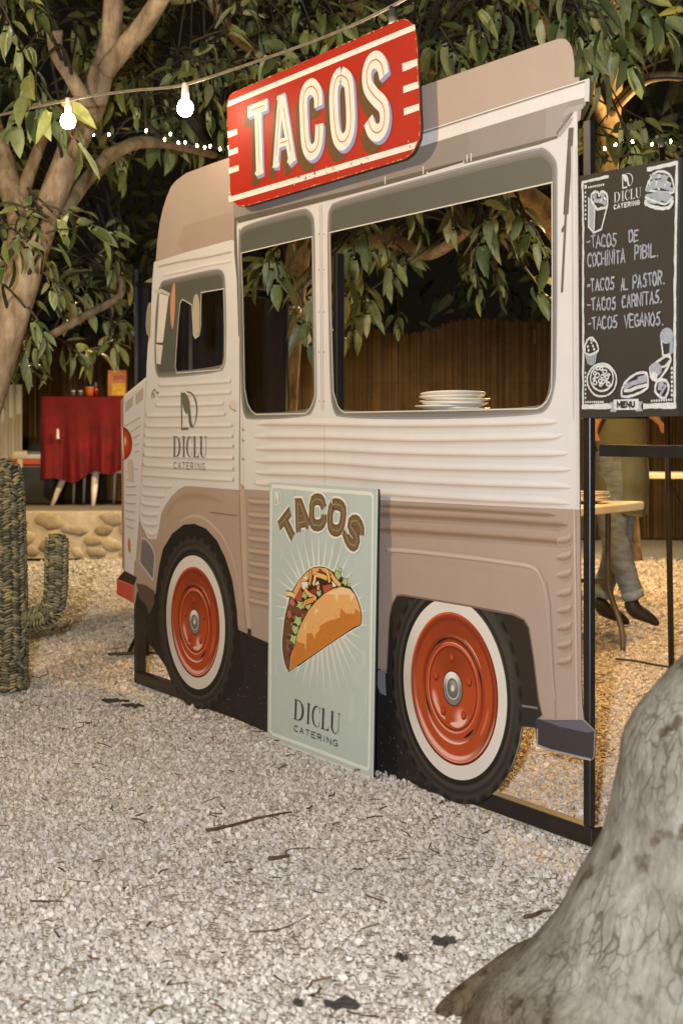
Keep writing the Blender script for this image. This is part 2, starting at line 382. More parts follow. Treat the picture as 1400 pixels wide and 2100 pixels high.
h_cab = [(413, 600), (460, 592), (461, 657), (462, 729), (459, 748), (451, 758), (363, 765), (360, 752), (362, 717), (366, 660), (370, 621), (375, 614), (394, 625), (395, 645), (397, 686), (401, 694), (409, 688), (412, 669)]
h_mid = [(495, 519), (641, 485), (644, 618), (647, 797), (646, 812), (642, 826), (635, 840), (626, 848), (526, 850), (516, 843), (508, 828), (502, 797), (498.5, 618)]
h_big = [(676, 477), (1131.5, 374), (1132, 546), (1131, 794), (1128, 808), (1120.5, 823), (1111, 833), (1100, 838), (706, 846), (698, 840), (692, 831.5), (683.5, 802.5), (678.5, 628.5)]
HOLES = [h_cab, h_mid, h_big]
b = MB(); slab(b, Tl(outline), 0, .0035, TAN, S(84, 76, 68), [Tl(h) for h in HOLES])
board = b.build('board', M_ink, truck)
def patch(name, pts, col, holes=(), parent=None, sm=0, y=None):
    m = MB(); p = chaikin(pts, sm) if sm else pts
    poly(m, Tl(p), y or yl(), col, [Tl(h) for h in holes]); return m.build(name, M_ink, parent or truck)
# roof shade variation, cream cab and body
roof = patch('roof', [(320, 535), (323, 495), (328, 457), (335, 426), (343, 402), (351, 383), (363, 369), (382, 355), (430, 337), (468, 324), (861, 178), (1118, 88), (1143, 80), (1151, 79), (1160, 81), (1167, 88), (1173, 101), (1177, 128), (1177, 168), (862, 271), (480, 393), (480, 490), (475, 492), (376, 519)], ROOF)
patch('roof_panel', [(378, 462), (470, 436), (478, 438), (478, 490), (376, 518), (366, 500)], S(164, 146, 133), parent=roof)
hood = patch('hood', [(254.5, 813), (301, 774), (294, 912), (286, 1070), (280, 1149), (276, 1150), (275, 1180), (256, 1169), (254, 872)], CRM)
cab = patch('door', [(316, 538), (376, 519), (475, 492), (480, 494), (481, 514), (486, 574), (491, 681), (492, 800), (492, 1005), (401, 998), (382, 997), (368, 1003), (354, 1017), (342, 1034), (332, 1053), (328, 1081), (322, 1106), (304, 1105), (289.5, 1074), (287, 1060), (294, 912), (301, 774), (301, 752), (304, 705), (309, 690), (311, 620), (313, 574)], CRM, [h_cab])
body = patch('body_panel', [(493.5, 990), (493.5, 800), (491.5, 681), (487, 574), (484, 470), (488, 458), (626, 424), (720, 400), (900, 350), (1105, 297), (1146, 280), (1160, 230), (1183, 225), (1184, 361), (1188, 1045), (990, 1036), (776, 1025), (552, 1006), (500, 1003)], CRM, [h_mid, h_big])
patch('pillar', [(492, 993), (500, 994), (503, 1030), (507, 1180), (516, 1308), (508, 1308), (496, 1180), (493, 1040)], S(184, 160, 142))
# ribs pressed into the metal, as the print shows them
def rib(pts, up, dn, prof, parent, taper=.1, mb=None):
    m = mb or MB(); q = catmull(pts, 6); n = len(q); k = len(prof); y = yl(); vs = []; cs = []
    L = [0]
    for i in range(1, n): L.append(L[-1]+math.hypot(q[i][0]-q[i-1][0], q[i][1]-q[i-1][1]))
    for i in range(n):
        s = L[i]/L[-1]; a = min(1, s/taper, (1-s)/taper) if taper else 1; a = math.sqrt(max(0, a))
        for t, c in prof:
            off = (t*up if t < 0 else t*dn)*max(a, .02); vs.append((q[i][0], q[i][1]+off)); cs.append(c)
    uv = Tl(vs); m.add([(u, y, v) for u, v in uv], [(i*k+j, i*k+j+1, (i+1)*k+j+1, (i+1)*k+j) for i in range(n-1) for j in range(k-1)], cs)
    if mb is None: return m.build('rib', M_ink, parent)
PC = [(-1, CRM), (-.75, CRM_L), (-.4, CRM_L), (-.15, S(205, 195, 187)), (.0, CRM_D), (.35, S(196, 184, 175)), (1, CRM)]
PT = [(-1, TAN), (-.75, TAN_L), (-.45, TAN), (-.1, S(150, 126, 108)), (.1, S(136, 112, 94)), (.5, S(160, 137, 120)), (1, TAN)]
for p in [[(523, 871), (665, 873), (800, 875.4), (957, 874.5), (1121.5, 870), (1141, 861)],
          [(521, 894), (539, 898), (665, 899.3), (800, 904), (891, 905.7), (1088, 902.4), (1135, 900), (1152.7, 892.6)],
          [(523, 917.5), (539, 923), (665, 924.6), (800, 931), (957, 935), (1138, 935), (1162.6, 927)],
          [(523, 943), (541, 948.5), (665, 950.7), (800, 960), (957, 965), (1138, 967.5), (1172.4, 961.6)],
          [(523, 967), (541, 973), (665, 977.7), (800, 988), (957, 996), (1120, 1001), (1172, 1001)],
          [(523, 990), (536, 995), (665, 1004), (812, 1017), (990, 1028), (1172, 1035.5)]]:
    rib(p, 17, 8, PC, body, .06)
B_ = lambda x, y: (230+x/4.2, 760+y/4.2)
for (a, b2) in [((415, 135), (1000, 105)), ((405, 225), (1000, 200)), ((390, 312), (940, 298)), ((310, 402), (950, 390)), ((305, 490), (1010, 485)), ((300, 577), (1015, 578)), ((295, 657), (1020, 665)),
                ((290, 742), (1020, 768)), ((285, 827), (1020, 862)), ((275, 908), (1020, 955)), ((275, 997), (500, 1008)), ((265, 1077), (440, 1092)), ((260, 1157), (400, 1175)), ((260, 1245), (380, 1255)), ((275, 1330), (375, 1338)), ((310, 1415), (365, 1422))]:
    w2 = (b2[0]-a[0])
    pts = [B_(a[0]-8, a[1]-22), B_(a[0]+10, a[1]), B_(a[0]+w2*.5, (a[1]+b2[1])/2+3), B_(b2[0], b2[1]), B_(b2[0]+16, b2[1]-14)]
    rib(pts, 10, 4, PC, cab, .05)
for (a, b2) in [((110, 475), (250, 400)), ((160, 525), (250, 470)), ((180, 580), (240, 548)), ((190, 645), (235, 625)), ((195, 705), (235, 690)), ((118, 870), (150, 872)), ((118, 935), (150, 940)), ((195, 850), (225, 845)), ((118, 1000), (215, 1000)), ((118, 1070), (210, 1070)), ((118, 1140), (208, 1147)),
                ((120, 1205), (200, 1220)), ((120, 1275), (195, 1290)), ((120, 1335), (190, 1360))]:
    pts = [B_(a[0], a[1]-16), B_(a[0]+6, a[1]), B_((a[0]+b2[0])/2, (a[1]+b2[1])/2+2), B_(b2[0], b2[1])]
    rib(pts, 6, 3, [(-1, CRM), (-.4, CRM_L), (-.1, S(168, 148, 136)), (.3, S(190, 172, 160)), (1, CRM)], hood, .05)
def seam(mbp, pts, wd, col, parent, name='seam'):
    m = MB(); ribbon(m, Tl(pts), wd, yl(), col); return m.build(name, M_ink, parent)
# cab gutter lines, seams, edges
rib([(321, 548), (376, 536), (430, 527), (478, 516)], 3, 3.5, [(-1, CRM), (-.2, S(160, 145, 132)), (.3, S(176, 160, 148)), (1, CRM)], cab, .02)
rib([(333, 567), (380, 557), (430, 545), (470, 538), (474, 530)], 7, 3, PC, cab, .05)
seam(None, [(491.6, 700), (492, 800), (491.2, 1005)], .004, S(120, 108, 98), cab)
seam(None, [(498.5, 850), (500, 1003)], .003, S(180, 168, 158), body)
seam(None, [(665.5, 874), (666, 1006)], .0022, S(150, 138, 128), body)
seam(None, [(301, 776), (294, 912), (286, 1070)], .010, S(196, 186, 175), hood)
seam(None, [(250.5, 822), (253, 1165)], .018, S(172, 128, 100), hood, 'edge_strip')
seam(None, [(257, 812), (300, 777)], .012, S(224, 218, 208), hood, 'edge_strip')
for q in [[(258, 825), (274, 812), (273, 832), (258, 846)], [(279, 808), (295, 794), (294, 819), (279, 831)]]:
    patch('vent', q, S(176, 164, 150), parent=hood)
# dark drip strip between cab and body
patch('drip_strip', [(480, 443), (485, 448), (489, 560), (492, 690), (489.5, 690), (486, 575), (481, 520)], S(104, 96, 84))
for yy in (880, 902, 940, 998):
    m = MB(); ribbon(m, Tl([(496.5, yy-3), (498, yy+3), (502, yy+1)]), .006, yl(), S(150, 138, 124)); m.build('hinge', M_ink, body)
# window frames: a soft grey gasket and the printed blind under the awning
def inset(p, d):
    sg = 1 if area2(p) > 0 else -1; q = []
    for i in range(len(p)):
        a = np.array(p[i])-np.array(p[i-1]); b2 = np.array(p[(i+1) % len(p)])-np.array(p[i])
        t = a/np.linalg.norm(a)+b2/np.linalg.norm(b2); t /= np.linalg.norm(t)
        q.append((p[i][0]-t[1]*d*sg, p[i][1]+t[0]*d*sg))
    return q
def frame(outer, hole, name, parent, dark=GRY_D):
    o = chaikin(outer, 2); m = MB(); y = yl()
    poly(m, Tl(o), y, BLIND, [Tl(hole)])
    ob = m.build(name, M_ink, parent)
    m = MB(); uo = Tl(o)
    c = np.mean(np.array(uo), 0)
    for wd, col in ((.024, S(108, 106, 98)), (.016, S(120, 118, 113)), (.006, S(142, 140, 140))):
        q = inset(uo, wd*.5)
        ribbon(m, q, wd, yl(), col, True)
    m.build('gasket', M_ink, ob)
    m = MB(); ribbon(m, Tl(hole), .004, yl(), S(206, 200, 188), True); m.build('trim', M_ink, ob)
    return ob
frame([(489, 480), (493, 472), (502, 461), (622, 426), (634, 430), (643, 442), (646, 461), (647, 618), (650, 785), (650, 816), (644, 840), (632, 856), (510, 862), (501, 854), (496, 832), (494, 785), (490, 618)], h_mid, 'window_frame', truck)
frame([(671, 444), (677, 425), (684, 414.5), (760, 393), (1105, 300), (1121, 306), (1135, 321), (1142, 334), (1143, 359), (1142, 753), (1135, 811), (1123, 840), (1104, 852), (889, 861), (694, 858), (683.5, 844), (677, 811), (673, 628)], h_big, 'window_frame', truck)
cf = frame([(329, 586), (332, 577), (342, 573), (444, 550), (456, 554), (461, 562), (463, 586), (465, 657), (464.5, 705), (464, 736), (461, 752), (454, 764), (328, 777), (322, 769), (318, 752), (317, 717), (319, 645), (325, 593)], h_cab, 'window_frame', cab)
A_ = lambda x, y: (230+x/4.2, 300+y/4.2)
patch('windscreen_pillar', [A_(410, 1265), A_(490, 1290), A_(440, 1690), A_(385, 1690)], S(214, 210, 204), parent=cf)
patch('windscreen_pillar', [A_(380, 1705), A_(440, 1715), A_(420, 1880), A_(385, 1870)], S(206, 202, 194), parent=cf)
patch('visor', [A_(368, 1245), A_(430, 1228), A_(500, 1265), A_(500, 1290), A_(430, 1262), A_(372, 1265)], S(196, 186, 172), parent=cf)
patch('window_reflection', [A_(535, 1165), A_(548, 1200), A_(545, 1440), A_(520, 1620), A_(500, 1400), A_(512, 1260)], S(196, 142, 112), parent=cf, sm=2)
patch('mirror', [A_(700, 1275), A_(755, 1275), A_(758, 1550), A_(745, 1630), A_(718, 1648), A_(700, 1612), A_(694, 1500)], S(176, 164, 146), parent=cf, sm=2)
patch('mirror', [A_(312, 1350), A_(338, 1350), A_(330, 1620), A_(312, 1632), A_(302, 1600), A_(300, 1440)], S(150, 140, 122), parent=cab, sm=1)
# awning: dark gap, grey underside, white front bar
patch('awning_gap', [(482, 446), (720, 388), (850, 353), (1132, 280), (1143, 277), (1143, 284), (1105, 296), (900, 349), (850, 364), (720, 398), (626, 422), (490, 458)], S(98, 92, 82))
aw = patch('awning', [(479, 418), (858, 300), (1166, 207), (1204, 198), (1190, 216), (1182, 222), (1146, 278), (1132, 281), (850, 354), (720, 389), (480, 447)], S(142, 133, 128))
patch('awning_shade', [(858, 301), (960, 272), (964, 322), (850, 354), (730, 386), (735, 340)], S(136, 129, 122), parent=aw)
patch('awning_panel', [(1120, 222), (1166, 207), (1158, 235), (1146, 276), (1132, 281), (1118, 284)], S(150, 143, 140), parent=aw)
bar = patch('awning_bar', [(469, 397), (862, 272), (1175, 172), (1207, 162), (1207, 198), (1166, 208), (858, 302), (469, 415)], S(216, 212, 210), parent=aw)
rib([(469, 398), (862, 273.5), (1100, 197.5), (1207, 164)], 3, 5, [(-1, S(226, 222, 220)), (-.3, S(226, 222, 220)), (-.1, S(96, 90, 88)), (.25, S(112, 106, 104)), (1, S(216, 212, 210))], bar, 0)
m = MB(); ribbon(m, Tl([(1204, 163), (1203, 208)]), .02, yl(), S(198, 196, 196)); m.build('bar_end', M_ink, bar)
for q in [[(1152, 240), (1162, 222), (1196, 212), (1196, 222), (1166, 234)], [(1138, 272), (1152, 252), (1176, 240), (1170, 254), (1148, 282)]]:
    patch('bracket', q, S(160, 154, 152), parent=aw)
m = MB()
for k in range(7): disc(m, T(1143+k*4.6, 272-k*6.1), .006, yl(), S(104, 98, 96), 8)
m.build('bracket_hole', M_ink, aw)
m = MB(); ribbon(m, Tl([(1171, 262), (1160, 440)]), .022, yl(), S(88, 80, 72)); ribbon(m, Tl([(1160, 440), (1152, 600)]), .010, yl(), S(100, 92, 84)); m.build('gas_strut', M_ink, truck)
patch('strut_bracket', [(1151, 470), (1157, 460), (1157, 474), (1151, 478)], S(96, 90, 84))
m = MB(); ribbon(m, Tl([(875, 356), (952, 333)]), .012, yl(), S(206, 200, 196)); ribbon(m, Tl([(877, 353), (950, 331)]), .006, yl(), S(80, 74, 68)); m.build('latch', M_ink, aw)
for a in (790, 868, 958, 966):
    m = MB(); ribbon(m, Tl([(a, 368-(a-790)*.27-6), (a, 368-(a-790)*.27+10)]), .006, yl(), S(206, 200, 194)); m.build('stay', M_ink, aw)
m = MB()
for x0, x1 in ((655, 657), (663, 665)):
    for yy in (480, 553, 640, 722, 823): disc(m, T(x0 if x0 < 660 else x1, yy), .0035, yl(), S(150, 140, 132), 8)
for x in (657.5, 661.5): ribbon(m, Tl([(x-1, 420), (x+2, 842)]), .003, yl(), S(180, 170, 162))
m.build('rivet', M_ink, body)
rib([(1162, 360), (1166, 600), (1168, 800)], 1, 1, [(-1, CRM), (1, CRM)], body, 0)
seam(None, [(1172, 300), (1176, 860)], .006, S(190, 184, 178), body)
seam(None, [(1180, 300), (1184, 1040)], .008, S(200, 195, 190), body)
patch('door_handle', [B_(1005, 270), B_(1030, 255), B_(1068, 262), B_(1072, 340), B_(1050, 335), B_(1020, 312)], S(204, 194, 184), parent=cab, sm=2)
m = MB(); ribbon(m, Tl([B_(1010, 300), B_(1030, 330), B_(1070, 350)]), .006, yl(), S(160, 146, 134)); m.build('handle_edge', M_ink, cab)
m = MB(); ribbon(m, Tl(catmull([B_(350, 240), B_(345, 215), B_(358, 200), B_(370, 215), B_(360, 235)], 5)), .010, yl(), S(150, 138, 126)); ribbon(m, Tl(catmull([B_(345, 195), B_(370, 162), B_(385, 190), B_(408, 190)], 5)), .007, yl(), S(140, 128, 116)); m.build('door_catch', M_ink, cab)
# lower body print: grooves, fender emboss, wheel arches, asphalt, bumpers
asph = patch('asphalt_print', [(486, 1290), (560, 1322), (780, 1372), (800, 1385), (830, 1500), (960, 1640), (921, 1636), (773, 1586), (545, 1500), (440, 1455), (428, 1449), (395, 1442), (376, 1423), (362, 1400), (353, 1374), (327, 1345), (303, 1315), (301, 1282), (303, 1265), (285, 1249), (278, 1240), (282, 1214), (330, 1220), (420, 1200)], S(40, 37, 35))
m = MB(); rs = random.Random(3)
for _ in range(420):
    x = rs.uniform(440, 900); yb = 1455+(x-440)*.365; y0 = 1330 if x < 780 else 1420
    yy = y0+(yb-y0)*rs.random()**.6
    disc(m, T(x, yy-3), rs.uniform(.0012, .0032), yl() if _ % 8 == 0 else -.0004-.000012*LAYER[0], rs.choice([S(96, 92, 90), S(120, 116, 112), S(76, 72, 70)]), 5)
m.build('asphalt_speck', M_ink, asph)['kind'] = 'stuff'
for yy in (1028, 1055, 1079, 1104, 1129, 1155, 1180, 1206, 1231):
    s = .06+(yy-1028)*.0007
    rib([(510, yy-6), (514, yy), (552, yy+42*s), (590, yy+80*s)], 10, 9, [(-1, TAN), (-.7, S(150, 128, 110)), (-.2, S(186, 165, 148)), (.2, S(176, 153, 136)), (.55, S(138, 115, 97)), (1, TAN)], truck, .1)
for a, bq, th in (((776, 1037), (1140, 1057), 9), ((770, 1054), (1166, 1078), 13), ((770, 1085), (1166, 1113), 12)):
    rib([a, ((a[0]+bq[0])/2, (a[1]+bq[1])/2-1), bq], th, th*.8, [(-1, TAN), (-.6, S(166, 143, 126)), (0, S(124, 104, 86)), (.5, S(142, 120, 102)), (1, TAN)], truck, .04)
m_f = MB()
rib([(793, 1240), (795, 1140), (803, 1127), (924, 1138), (1056, 1155), (1095, 1164), (1111, 1185), (1121, 1234), (1133, 1380), (1140, 1440)], 5, 5, [(-1, TAN), (0, S(196, 176, 160)), (1, TAN)], truck, .02)
for yy in (1110, 1144, 1181, 1219, 1254, 1289, 1326, 1359):
    pp = [(1142, yy+1), (1158, yy+2), (1170, yy-3), (1172, yy-12)]
    rib(pp, 15, 9, [(-1, TAN), (-.6, S(184, 162, 146)), (-.2, S(158, 136, 120)), (.1, S(134, 112, 97)), (.5, S(154, 132, 116)), (1, TAN)], truck, .3)
seam(None, [(1178, 1045), (1184, 1480)], .007, S(190, 170, 156), truck)
fend = patch('front_fender', [(322, 1106), (328, 1081), (332, 1053), (342, 1034), (354, 1017), (368, 1003), (382, 997), (401, 998), (492, 1006), (494, 1100), (500, 1220), (506, 1290), (498, 1288), (489, 1283), (487, 1250), (478, 1190), (464, 1145), (446, 1108), (424, 1084), (400, 1074), (378, 1076), (355, 1094), (336, 1125), (328, 1160), (323, 1212), (321, 1212), (276, 1180), (280, 1149), (286, 1070), (304, 1105)], S(168, 147, 131))
rib([(370, 1070), (395, 1058), (420, 1063), (450, 1090), (470, 1125), (488, 1180), (495, 1240)], 4, 5, [(-1, S(168, 147, 131)), (0, S(198, 174, 154)), (1, S(168, 147, 131))], fend, .1)
rib([(342, 1060), (360, 1030), (390, 1016), (430, 1020), (460, 1030)], 8, 12, [(-1, S(168, 147, 131)), (0, S(160, 132, 110)), (1, S(168, 147, 131))], fend, .3)
rib([B_(840, 1218), B_(960, 1232), B_(1098, 1250)], 2, 4, [(-1, S(168, 147, 131)), (0, S(118, 98, 78)), (1, S(168, 147, 131))], fend, .15)
patch('grille', [B_(262, 1440), B_(300, 1455), B_(345, 1510), B_(374, 1590), B_(358, 1805), B_(243, 1650)], S(118, 112, 110), parent=fend)
m = MB(); ribbon(m, Tl([B_(262, 1440), B_(300, 1455), B_(345, 1510), B_(374, 1590), B_(358, 1805), B_(243, 1650)]), .008, yl(), S(186, 184, 184), True)
for k in range(9):
    t = k/8; ribbon(m, Tl([B_(258+t*100, 1460+t*95), B_(250+t*105, 1645+t*140)]), .0022, yl(), S(78, 74, 72))
m.build('grille_rim', M_ink, fend)
patch('headlight_bezel', [B_(92, 480), B_(120, 500), B_(150, 560), B_(172, 640), B_(160, 720), B_(112, 770), B_(92, 760)], S(186, 172, 160), parent=hood, sm=2)
hl = MB(); hc = B_(100, 628); y = yl(); n = 24; vs = []; cs = []
for r, c in ((0, S(206, 88, 44)), (.55, S(186, 70, 30)), (1, S(138, 46, 20))):
    for k in range(n+1):
        a = -PI/2+PI*k/n; vs.append((hc[0]-1.5+r*math.cos(a)*20, hc[1]-r*math.sin(a)*34)); cs.append(c)
hl.add([(u, y, v) for u, v in Tl(vs)], [(j*(n+1)+k, j*(n+1)+k+1, (j+1)*(n+1)+k+1, (j+1)*(n+1)+k) for j in range(2) for k in range(n)], cs)
disc(hl, T(*B_(120, 605)), .018, yl(), S(236, 196, 176), 12, .026, S(196, 84, 44)); hl.build('headlight', M_ink, hood)
patch('lamp_rim', [B_(90, 485), B_(97, 485), B_(104, 620), B_(108, 765), B_(100, 760), B_(90, 620)], S(208, 200, 190), parent=hood)
patch('latch_plate', [B_(140, 770), B_(180, 765), B_(188, 860), B_(190, 955), B_(150, 950), B_(145, 860), B_(132, 830)], S(196, 180, 168), parent=hood)
patch('indicator', [B_(146, 1442), B_(160, 1445), B_(166, 1590), B_(138, 1530)], S(196, 120, 46), parent=hood, sm=1)
bum = patch('front_bumper', [(241, 1188), (274, 1202), (274, 1236), (241, 1218)], S(190, 84, 66))
patch('bumper_top', [(241, 1188), (256, 1171), (282, 1184), (276, 1200), (274, 1202)], S(58, 40, 34), parent=bum)
m = MB(); ribbon(m, Tl([(243, 1189), (274, 1202), (274, 1235)]), .010, yl(), S(206, 100, 74)); m.build('bumper_edge', M_ink, bum)
patch('mud_guard', [B_(215, 1830), B_(300, 1850), B_(370, 1900), B_(372, 2000), B_(325, 2100), B_(300, 2020), B_(240, 1960)], S(92, 74, 66), parent=fend)
patch('mud_guard', [(773, 1374), (791, 1374), (793, 1427), (781, 1421), (773, 1402)], S(128, 126, 134))
patch('step_mark', [(509, 1288), (516, 1290), (516, 1307), (509, 1305)], S(52, 46, 38))
# wheels
def wheel(top, bot, left, right, rtyre, redk, parent, clip=None):
    c0 = T((left+right)/2, (top+bot)/2); ct = T((left+right)/2, top); cb = T((left+right)/2, bot)
    v = (ct[1]+cb[1])/2; ul = T(left, (top+bot)/2)[0]; ur = T(right, (top+bot)/2)[0]; u = (ul+ur)/2
    rv = (ct[1]-cb[1])/2; ru = (ur-ul)/2
    wh = None
    def rings(name, prof, fn, par, n=96):
        m = MB(); y = yl(); vs = []; cs = []
        for r in prof:
            for k in range(n):
                a = 2*PI*k/n; vs.append((u+ru*r*math.cos(a), y, v+rv*r*math.sin(a))); cs.append(fn(r, a, k))
        m.add(vs, [((i+1)*n+k, (i+1)*n+(k+1) % n, i*n+(k+1) % n, i*n+k) for i in range(len(prof)-1) for k in range(n)], cs)
        return m.build(name, M_ink, par)
    mix = lambda a, b, t: tuple(x+(y-x)*max(0, min(1, t)) for x, y in zip(a, b))
    K = S(38, 36, 33); K2 = S(58, 55, 50); K3 = S(28, 26, 24)
    def ty(r, a, k):
        c = {0: K}.get(0)
        if r > rtyre*.97: return K2 if k % 3 == 0 else K3
        if r > rtyre*.93: return K2
        if abs(r-rtyre*.86) < .02: return S(66, 62, 57)
        if abs(r-rtyre*.84) < .012: return K3
        return mix(K, S(72, 68, 62), .8*max(0, math.cos(a-.65))**3 if r < rtyre*.95 else 0)
    wobj = rings('wheel', [.96, 1.0, rtyre*.80, rtyre*.835, rtyre*.85, rtyre*.87, rtyre*.90, rtyre*.94, rtyre*.975, rtyre], ty, parent)
    rings('whitewall', [redk*.97, redk, .985, 1.0], lambda r, a, k: mix(S(212, 207, 198), S(150, 142, 130), .7 if r == redk*.97 else max(0, (-math.cos(a)-.75)*1.5)), wobj)
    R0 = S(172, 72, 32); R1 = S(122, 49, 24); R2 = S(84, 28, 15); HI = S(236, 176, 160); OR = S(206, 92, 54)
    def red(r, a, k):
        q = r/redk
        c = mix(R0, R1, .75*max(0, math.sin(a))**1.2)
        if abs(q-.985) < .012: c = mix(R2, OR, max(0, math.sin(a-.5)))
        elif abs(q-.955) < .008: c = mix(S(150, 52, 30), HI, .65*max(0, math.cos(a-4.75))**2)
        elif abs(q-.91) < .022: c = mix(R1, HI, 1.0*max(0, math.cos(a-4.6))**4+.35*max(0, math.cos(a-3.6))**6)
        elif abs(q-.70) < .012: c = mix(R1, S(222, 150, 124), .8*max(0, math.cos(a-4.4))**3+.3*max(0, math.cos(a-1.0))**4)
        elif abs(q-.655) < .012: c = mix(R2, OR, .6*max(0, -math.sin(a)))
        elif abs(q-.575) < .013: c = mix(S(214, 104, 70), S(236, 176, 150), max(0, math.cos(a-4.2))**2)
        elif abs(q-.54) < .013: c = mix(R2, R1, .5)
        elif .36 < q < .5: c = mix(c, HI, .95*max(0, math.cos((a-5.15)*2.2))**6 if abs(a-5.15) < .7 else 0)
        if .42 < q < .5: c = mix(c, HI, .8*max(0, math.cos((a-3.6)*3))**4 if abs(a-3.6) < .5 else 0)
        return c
    hb = rings('hubcap', [q*redk for q in (.20, .26, .37, .44, .48, .522, .534, .546, .556, .575, .592, .64, .647, .663, .672, .688, .694, .706, .715, .74, .8, .87, .892, .91, .928, .942, .949, .961, .966, .976, .985, .992, 1.0)], red, wobj)
    def arcs(name, q, a0, a1, wd, col, taper=True):
        m = MB(); n = 14; p = [(u+ru*redk*q*math.cos(math.radians(a0+(a1-a0)*i/n)), v+rv*redk*q*math.sin(math.radians(a0+(a1-a0)*i/n))) for i in range(n+1)]
        ribbon(m, p, [max(.0006, wd*(math.sin(PI*i/n)**.7 if taper else 1)) for i in range(n+1)], yl(), col); m.build(name, M_ink, hb)
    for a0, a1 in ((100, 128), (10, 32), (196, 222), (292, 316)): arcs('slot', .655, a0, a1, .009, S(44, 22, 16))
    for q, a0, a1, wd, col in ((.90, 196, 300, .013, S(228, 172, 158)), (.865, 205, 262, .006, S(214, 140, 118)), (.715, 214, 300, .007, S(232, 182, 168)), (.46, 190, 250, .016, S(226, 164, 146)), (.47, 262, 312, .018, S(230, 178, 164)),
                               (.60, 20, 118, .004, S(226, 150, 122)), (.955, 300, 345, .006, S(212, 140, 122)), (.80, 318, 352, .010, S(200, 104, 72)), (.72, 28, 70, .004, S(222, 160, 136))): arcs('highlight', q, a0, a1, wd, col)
    for k in range(5):
        a = .35+k*2*PI/5; cu = (u+ru*redk*.40*math.cos(a), v+rv*redk*.40*math.sin(a))
        m = MB(); disc(m, cu, ru*redk*.062, yl(), S(108, 32, 16), 14, rv*redk*.062); disc(m, (cu[0]-.002, cu[1]+.002), ru*redk*.05, yl(), S(196, 78, 46), 14, rv*redk*.05, S(170, 58, 30)); m.build('lug_nut', M_ink, hb)
    def hub(r, a, k):
        q = r/(redk*.235)
        if q > .93: return S(66, 40, 30)
        if q > .62: return mix(S(120, 116, 112), S(232, 228, 222), max(0, math.cos(a-1.7))**1.5)
        if q > .56: return S(206, 200, 194)
        if q > .46: return S(92, 88, 84)
        if q > .2: return mix(S(104, 100, 96), S(150, 146, 140), max(0, math.cos(a-1.2)))
        return S(214, 210, 204)
    rings('hub', [redk*.235*q for q in (0.001, .14, .21, .45, .47, .555, .565, .61, .63, .92, .94, 1.0)], hub, hb, 48)
    return wobj
patch('wheel_arch', [(321, 1214), (323, 1195), (328, 1160), (336, 1125), (355, 1094), (378, 1076), (400, 1074), (424, 1084), (446, 1108), (464, 1145), (478, 1190), (487, 1250), (489, 1283), (500, 1400), (440, 1452), (409, 1449), (362, 1400), (324, 1340), (312, 1310), (316, 1260)], S(33, 31, 29))
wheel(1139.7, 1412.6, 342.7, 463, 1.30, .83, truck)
arch = [(806, 1240), (800, 1267), (797, 1320), (793.6, 1374.5), (798, 1400), (900, 1560), (1000, 1600), (1070, 1480), (1112, 1465), (1106, 1435), (1096, 1351), (1086, 1287), (1075.5, 1272), (1055, 1262), (961, 1244), (827, 1222), (815, 1223)]
patch('wheel_arch', arch, S(48, 42, 34))
patch('tyre_edge', [(930, 1400), (1078, 1480), (1070, 1492), (1064, 1529), (1052, 1566), (1028, 1609), (1002, 1633), (975, 1645), (955, 1645), (921, 1636)], S(30, 28, 26))
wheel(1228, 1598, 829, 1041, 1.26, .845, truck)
rf = patch('rear_fender', [(778, 1136), (1120, 1190), (1128, 1235), (1140, 1470), (1138, 1477), (1116, 1468.5), (1112, 1462), (1106, 1435), (1096, 1351), (1086, 1287), (1081, 1277), (1072, 1268), (1055, 1261), (961, 1243), (827, 1221), (815, 1222.5), (808, 1230), (804, 1245), (800, 1267), (797, 1320), (792, 1374), (778, 1368)], TAN)
m = MB(); ribbon(m, Tl([(1113, 1465), (1106, 1435), (1096, 1351), (1086, 1287), (1075.5, 1270), (1055, 1260), (961, 1242), (827, 1220), (815, 1221.5), (806, 1238), (800, 1267), (795, 1372)]), .006, yl(), S(120, 100, 86)); m.build('fender_lip', M_ink, rf)
rib([(793, 1240), (795, 1140), (803, 1127), (924, 1138), (1056, 1155), (1095, 1164), (1111, 1185), (1121, 1234), (1133, 1380), (1140, 1440)], 5, 5, [(-1, TAN), (0, S(198, 178, 163)), (1, TAN)], rf, .02)
rbm = patch('rear_bumper', [(1099, 1474), (1138, 1477), (1196, 1476), (1220, 1499), (1218, 1552), (1213, 1559), (1129, 1539), (1102, 1529), (1099, 1495)], S(62, 58, 58))
patch('bumper_top', [(1106, 1474), (1138, 1479), (1196, 1476), (1220, 1499), (1205, 1502), (1150, 1490)], S(98, 96, 106), parent=rbm)
m = MB(); ribbon(m, Tl([(1103, 1494), (1103, 1528), (1130, 1538), (1213, 1558)]), .006, yl(), S(150, 148, 150)); m.build('bumper_edge', M_ink, rbm)
patch('tow_bracket', [(1072, 1446), (1106, 1452), (1113, 1466), (1100, 1476), (1099, 1492), (1070, 1489)], S(46, 43, 42))
m = MB(); ribbon(m, Tl([(1072, 1447), (1104, 1452)]), .006, yl(), S(120, 116, 114)); m.build('bracket_edge', M_ink, truck)
